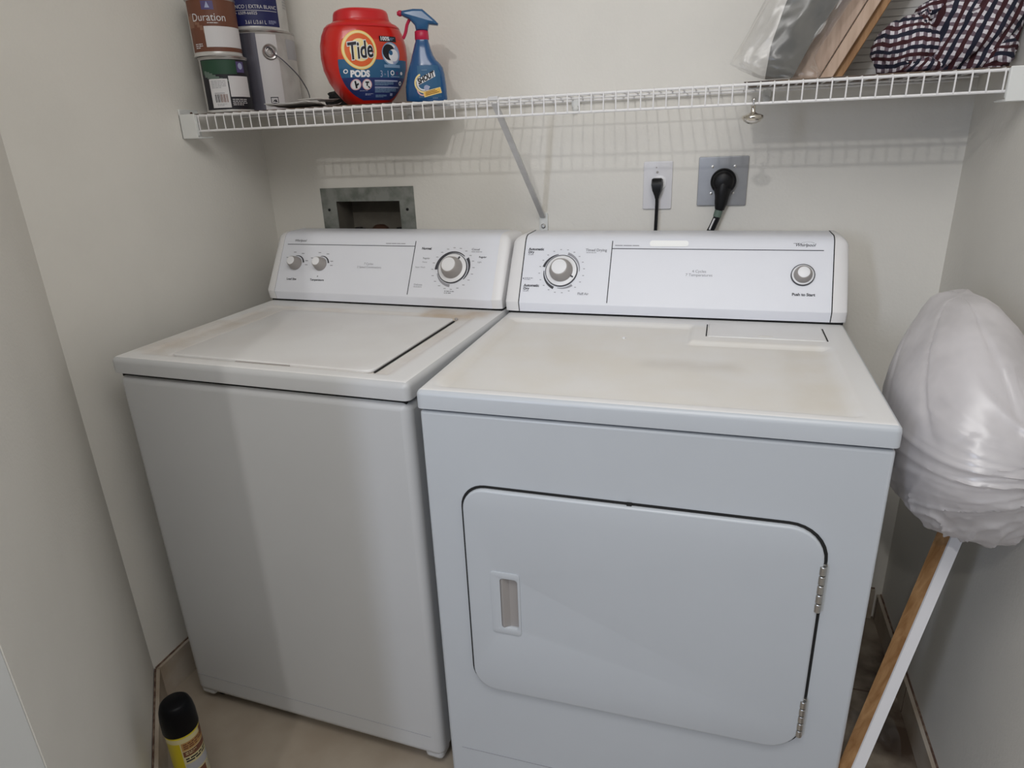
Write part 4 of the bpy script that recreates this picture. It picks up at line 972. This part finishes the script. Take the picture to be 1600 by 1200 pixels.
# outline per height: (z above shelf, left x, right x, y front, y back)
for (z, l, r) in ((0.002, 0.548, 0.640), (0.010, 0.520, 0.640), (0.024, 0.492, 0.632), (0.036, 0.471, 0.626), (0.050, 0.478, 0.630), (0.080, 0.496, 0.650), (0.120, 0.516, 0.672), (0.17, 0.540, 0.705), (0.23, 0.57, 0.745), (0.30, 0.61, 0.79), (0.36, 0.67, 0.82)):
    yf, yb = 0.532+0.08*z, 0.594+0.09*z
    cx2, cy2, hw, hd2 = (l+r)/2, (yf+yb)/2, (r-l)/2, (yb-yf)/2; ring = []
    for k in range(72):
        a = 2*pi*k/72; c, s = cos(a), sin(a)
        x = cx2+hw*abs(c)**0.9*(1 if c >= 0 else -1); y = cy2+hd2*abs(s)**1.1*(1 if s >= 0 else -1)
        q = Vector((x*18-z*14, y*18, z*10+x*6)); cr = abs(noise.noise(q))*0.016+abs(noise.noise(q*2.7))*0.006
        y += cr*(1 if s < 0 else -1)
        ring.append(Vector((x, y, z)))
    rings.append(ring)
# refine along height
fine = []
for a, b2 in zip(rings, rings[1:]):
    for t in (0, 0.25, 0.5, 0.75): fine.append([p.lerp(q, t) + Vector((0, 0.004*noise.noise(p.lerp(q, t)*45), 0)) for p, q in zip(a, b2)])
fine.append(rings[-1]); loft(bm, fine)
o = tag(fin('plastic_bag', bm, 'film_clear', None, True, 50), 'clear crumpled plastic bag around a dark panel on the shelf', 'plastic bag'); o.location = (0, 0, SB)

def cloth_blob(bm, uvl, c, rad, rotang, uvang, pitch, seed, flatz, amp=0.22, sub=5):
    """a bunched lump of cloth with folds running along the stripes"""
    tmp = bmesh.new(); bmesh.ops.create_icosphere(tmp, subdivisions=sub, radius=1)
    R = Matrix.Rotation(rotang, 3, 'Y'); vm = {}
    off = Vector((seed*5.3, seed*2.1, seed*1.7))
    for v in tmp.verts:
        d0 = v.co.copy(); q = R.inverted() @ d0
        fold = abs(noise.noise(Vector((q.x*5.5, q.y*1.6, q.z*1.4))+off))
        k = 1 + amp*noise.noise(d0*1.6+off) - amp*0.9*fold + 0.05*noise.noise(d0*9+off)
        p = Vector((d0.x*rad[0], d0.y*rad[1], d0.z*rad[2]))*k; p = R @ p + Vector(c)
        p.z = max(p.z, flatz); p.x = min(p.x, WX1-0.006); p.y = min(p.y, 0.770)
        vm[v.index] = (bm.verts.new(p), d0, fold, R.inverted() @ (p-Vector(c)))
    tmp.verts.ensure_lookup_table()
    for fc in tmp.faces:
        nf = bm.faces.new([vm[v.index][0] for v in fc.verts]); nf.smooth = True
        for lp, v in zip(nf.loops, fc.verts):
            _, d0, fold, q = vm[v.index]
            w1 = Vector((q.x, q.z)); ca, sa = cos(uvang), sin(uvang)
            wob = 0.009*noise.noise(d0*1.3+off) + 0.003*fold
            bulge = 0.6*q.y
            u = (w1.x*ca + w1.y*sa) + wob; vv = (-w1.x*sa + w1.y*ca) + bulge*0.3 + 0.4*wob
            lp[uvl].uv = (u/pitch, vv/pitch)
    tmp.free()
bm = bmesh.new(); uvl = bm.loops.layers.uv.new('UVMap')
zb = SB+0.0005
cloth_blob(bm, uvl, (0.790, 0.615, SB+0.047), (0.058, 0.050, 0.056), 0.1, radians(96), 0.0128, 1, zb, 0.16)
cloth_blob(bm, uvl, (0.900, 0.620, SB+0.070), (0.078, 0.075, 0.125), 0.42, radians(4), 0.0135, 2.3, zb, 0.20)
cloth_blob(bm, uvl, (0.842, 0.640, SB+0.112), (0.048, 0.040, 0.026), -0.35, radians(80), 0.0125, 3.1, zb, 0.18, 4)
cloth_blob(bm, uvl, (0.808, 0.600, SB+0.088), (0.010, 0.013, 0.024), 0.2, radians(90), 0.010, 4.4, zb, 0.2, 4)
cloth_blob(bm, uvl, (0.930, 0.600, SB+0.024), (0.040, 0.050, 0.034), -0.9, radians(40), 0.0130, 5.2, zb, 0.3, 4)
cloth_blob(bm, uvl, (0.830, 0.610, SB+0.016), (0.075, 0.050, 0.020), 0.1, radians(0), 0.0125, 6.2, zb, 0.2, 4)
tag(fin('checked_cloth', bm, 'gingham'), 'bunched black, maroon and white checked cloth at the right end of the shelf', 'cloth')

# ------------------------------------------------------------------ right side: lath with bagged head
# lath from floor up into the bag, leaning right and back
Lb = thing('wooden_lath', 'long lath with a white front and orange wooden side, leaning beside the dryer', 'board', (0, 0, 0))
def along(z): t = (z-0.290)/0.380; return Vector((0.750+0.108*t, -0.006+0.118*t, z))
bm = bmesh.new(); e = Vector((0.93, -0.16, 0)).normalized(); bk = Vector((-0.30, 0.95, 0)).normalized()
z0l, z1l = 0.0, 0.725
def lring(z, w0, w1, d0, d1): 
    p = along(z); return [p+e*(w0-0.012)+bk*d0, p+e*(w1-0.012)+bk*d0, p+e*(w1-0.012)+bk*d1, p+e*(w0-0.012)+bk*d1]
loft(bm, [lring(0.0, 0.012, 0.028, 0.0, 0.003), lring(z1l, 0.012, 0.028, 0.0, 0.003)]); fin('white_face', bm, 'board_white', Lb)
bm = bmesh.new(); loft(bm, [lring(0.0, 0.0125, 0.0275, 0.003, 0.032), lring(z1l, 0.0125, 0.0275, 0.003, 0.032)]); fin('wood_core', bm, 'woodo', Lb)

# inner pad
bm = bmesh.new(); pad = []
for (z, cx3, rx, cy3, ry) in ((0.735, 0.860, 0.03, 0.16, 0.05), (0.742, 0.858, 0.055, 0.165, 0.09), (0.765, 0.856, 0.076, 0.17, 0.13), (0.82, 0.854, 0.086, 0.18, 0.155), (0.88, 0.854, 0.086, 0.19, 0.16), (0.93, 0.855, 0.070, 0.20, 0.13), (0.975, 0.856, 0.045, 0.21, 0.10), (1.0, 0.858, 0.02, 0.22, 0.04)):
    pad.append([p+Vector((cx3, cy3, 0)) for p in sring(rx, ry, z, 32, 2.6)])
M['pad'] = mat('pad_grey', (0.62, 0.60, 0.61), 0.8)
loft(bm, pad); o = tag(fin('foam_pad', bm, 'pad', None, True, 60), 'pale rounded pad inside the milky plastic bag beside the dryer', 'pad')

# milky bag
bm = bmesh.new(); rr = []
ctrl = [(0.712, 0.862, 0.020, 0.118, 0.030), (0.716, 0.862, 0.044, 0.125, 0.070), (0.727, 0.861, 0.064, 0.14, 0.105), (0.745, 0.861, 0.083, 0.155, 0.140), (0.78, 0.861, 0.098, 0.165, 0.170), (0.82, 0.860, 0.104, 0.17, 0.195), (0.87, 0.860, 0.106, 0.18, 0.205), (0.905, 0.860, 0.100, 0.19, 0.195), (0.94, 0.860, 0.089, 0.205, 0.175), (0.98, 0.858, 0.071, 0.218, 0.145), (1.012, 0.855, 0.055, 0.228, 0.110), (1.033, 0.851, 0.040, 0.235, 0.080), (1.044, 0.848, 0.026, 0.24, 0.050), (1.048, 0.847, 0.010, 0.24, 0.02)]
def cint(z):
    for a, b2 in zip(ctrl, ctrl[1:]):
        if z <= b2[0]+1e-9:
            t = (z-a[0])/(b2[0]-a[0]); return [a[i]+(b2[i]-a[i])*t for i in range(1, 5)]
NZ, NA = 130, 190
KX = (0.945, 0.02, 0.865)       # knot of folds where the film is pulled toward the wall
def creases(p, z, a):
    dx, dy, dz = p.x-KX[0], p.y-KX[1], p.z-KX[2]; rad = sqrt(dx*dx+dy*dy+dz*dz)+1e-4
    ang = atan2(dz, sqrt(dx*dx+dy*dy))
    h = 0.0
    def ridge(v, k): return max(0.0, 1-abs(v)*k)**2
    # sharp folds fanning out from the pulled point
    f1 = noise.noise(Vector((ang*3.0, rad*3.4, 1.0))); h += ridge(f1, 7)*0.0085*max(0, 1-rad/0.33)
    f2 = noise.noise(Vector((ang*7.0+3, rad*4.0, 5.0))); h += ridge(f2, 5)*0.0045*max(0, 1-rad/0.22)
    # soft vertical drape with a long upright fold
    h += 0.012*noise.noise(Vector((1.3*cos(a), 1.3*sin(a), z*4.0)))
    f3 = noise.noise(Vector((1.1*cos(a+z*2), 1.1*sin(a+z*2), z*2.2+5))); h -= ridge(f3, 9)*0.005*max(0, min(1, (z-0.86)/0.05))
    # diagonal pulls toward the gathered foot
    ft = max(0, min(1, (0.84-z)/0.08))
    f4 = noise.noise(Vector((2.6*cos(a), 2.6*sin(a)+(z-0.71)*14, z*6))); h += ft*ridge(f4, 5)*0.0085
    f5 = noise.noise(Vector((6*cos(a), 6*sin(a)+(z-0.71)*24, z*14))); h += ft*ridge(f5, 4)*0.003
    zz = z - (0.848 + 0.30*(p.x-0.86) - 0.16*(p.y-0.1)); h -= 0.004*math.exp(-(zz/0.004)**2)*max(0, 1-rad/0.22)
    return h
for j in range(NZ+1):
    z = ctrl[0][0]+(ctrl[-1][0]-ctrl[0][0])*j/NZ; cx3, rx, cy3, ry = cint(z); ring = []
    for k in range(NA):
        a = 2*pi*k/NA; c, s = cos(a), sin(a)
        p = Vector((cx3+rx*abs(c)**0.8*(1 if c >= 0 else -1), cy3+ry*abs(s)**0.9*(1 if s >= 0 else -1), z))
        nrm2 = Vector((c/rx, s/ry, 0)).normalized()
        p += nrm2*(creases(p, z, a if a < pi else a)-0.001)
        p.z += 0.010*noise.noise(Vector((p.x*16, p.y*16, z*4)))*(1.6*max(0, 1-(z-0.71)/0.06) + 0.6*max(0, 1-(1.046-z)/0.06))
        p.x = min(p.x, WX1-0.004)
        if p.z < 0.93: p.x = max(p.x, DW+0.006)
        ring.append(p)
    rr.append(ring)
loft(bm, rr)
o = tag(fin('plastic_bag', bm, 'film_milky', None, True, 60), 'large milky plastic bag pulled over the top of the lath beside the dryer', 'plastic bag')

# small wrapper on the floor beside the dryer
bm = bmesh.new(); bmesh.ops.create_grid(bm, x_segments=16, y_segments=16, size=0.055)
for v in bm.verts: v.co.z = 0.004+0.028*abs(noise.noise(v.co*28)) ; v.co.x *= 0.8+0.3*noise.noise(v.co*10)
o = tag(fin('plastic_wrapper', bm, 'film_clear', None, True, 60), 'crumpled clear plastic wrapper on the floor by the right wall', 'wrapper'); o.location = (0.885, 0.36, 0.002)

# ------------------------------------------------------------------ aerosol can on the floor
Ca = thing('aerosol_can', 'yellow aerosol can with a black cap on the floor by the angled wall', 'spray can', (-0.505, -0.178, 0.0))
CR = 0.0325
bm = bmesh.new(); lathe(bm, [(0.028, 0.0015), (0.031, 0.0), (CR, 0.003), (CR-0.001, 0.007), (CR-0.001, 0.205), (CR, 0.2085), (CR-0.002, 0.212), (0.028, 0.222), (0.012, 0.228), (0, 0.228)], 40); fin('can_body', bm, 'canyellow', Ca, True, 45)
bm = bmesh.new(); lathe(bm, [(0.0335, 0.213), (0.0340, 0.215), (0.0335, 0.245), (0.0315, 0.262), (0.0275, 0.2745), (0.0225, 0.279), (0, 0.280)], 40); fin('cap', bm, 'capblack', Ca, True, 45)
azc = atan2(-0.953+0.178, 0.476+0.505)
def ff(u, v, off):
    a = azc + u/CR; r3 = CR-0.0006+off; return Vector((r3*cos(a), r3*sin(a), v))
dc = lambda a: radians(a)*CR
g = Decal(ff, 0.00025)
g.rect(dc(-80), 0.196, dc(110), 0.2075, 'l_cream', 1, n=24); g.rect(dc(-20), 0.010, dc(120), 0.196, 'l_cream', 1, n=24, nv=2)
g.rect(dc(-16), 0.176, dc(112), 0.196, 'l_labgold', 2, n=20); g.rect(dc(60), 0.184, dc(112), 0.206, 'l_brown', 3, n=8)
g.rect(dc(-16), 0.160, dc(112), 0.174, 'l_brown', 2, n=20); g.bars(dc(-10), 0.178, dc(60), 0.193, 'l_brown', 4, n=3, fill=0.55, seed=41, seg=3); g.bars(dc(-8), 0.163, dc(30), 0.171, 'l_cream', 3, n=2, seed=42, seg=2)
g.bars(dc(-12), 0.144, dc(100), 0.156, 'l_black', 2, n=2, fill=0.6, seed=43, seg=4); g.rect(dc(-16), 0.120, dc(112), 0.141, 'l_grey', 2, n=20); g.rect(dc(-10), 0.086, dc(50), 0.116, 'l_brown', 2, n=10); g.bars(dc(54), 0.086, dc(110), 0.116, 'l_grey', 2, n=5, seed=44, seg=3)
g.rect(dc(-16), 0.02, dc(112), 0.080, 'l_grey', 2, n=20); g.bars(dc(-10), 0.025, dc(100), 0.075, 'l_brown', 3, n=8, seed=45, seg=3)
g.build('label', Ca)
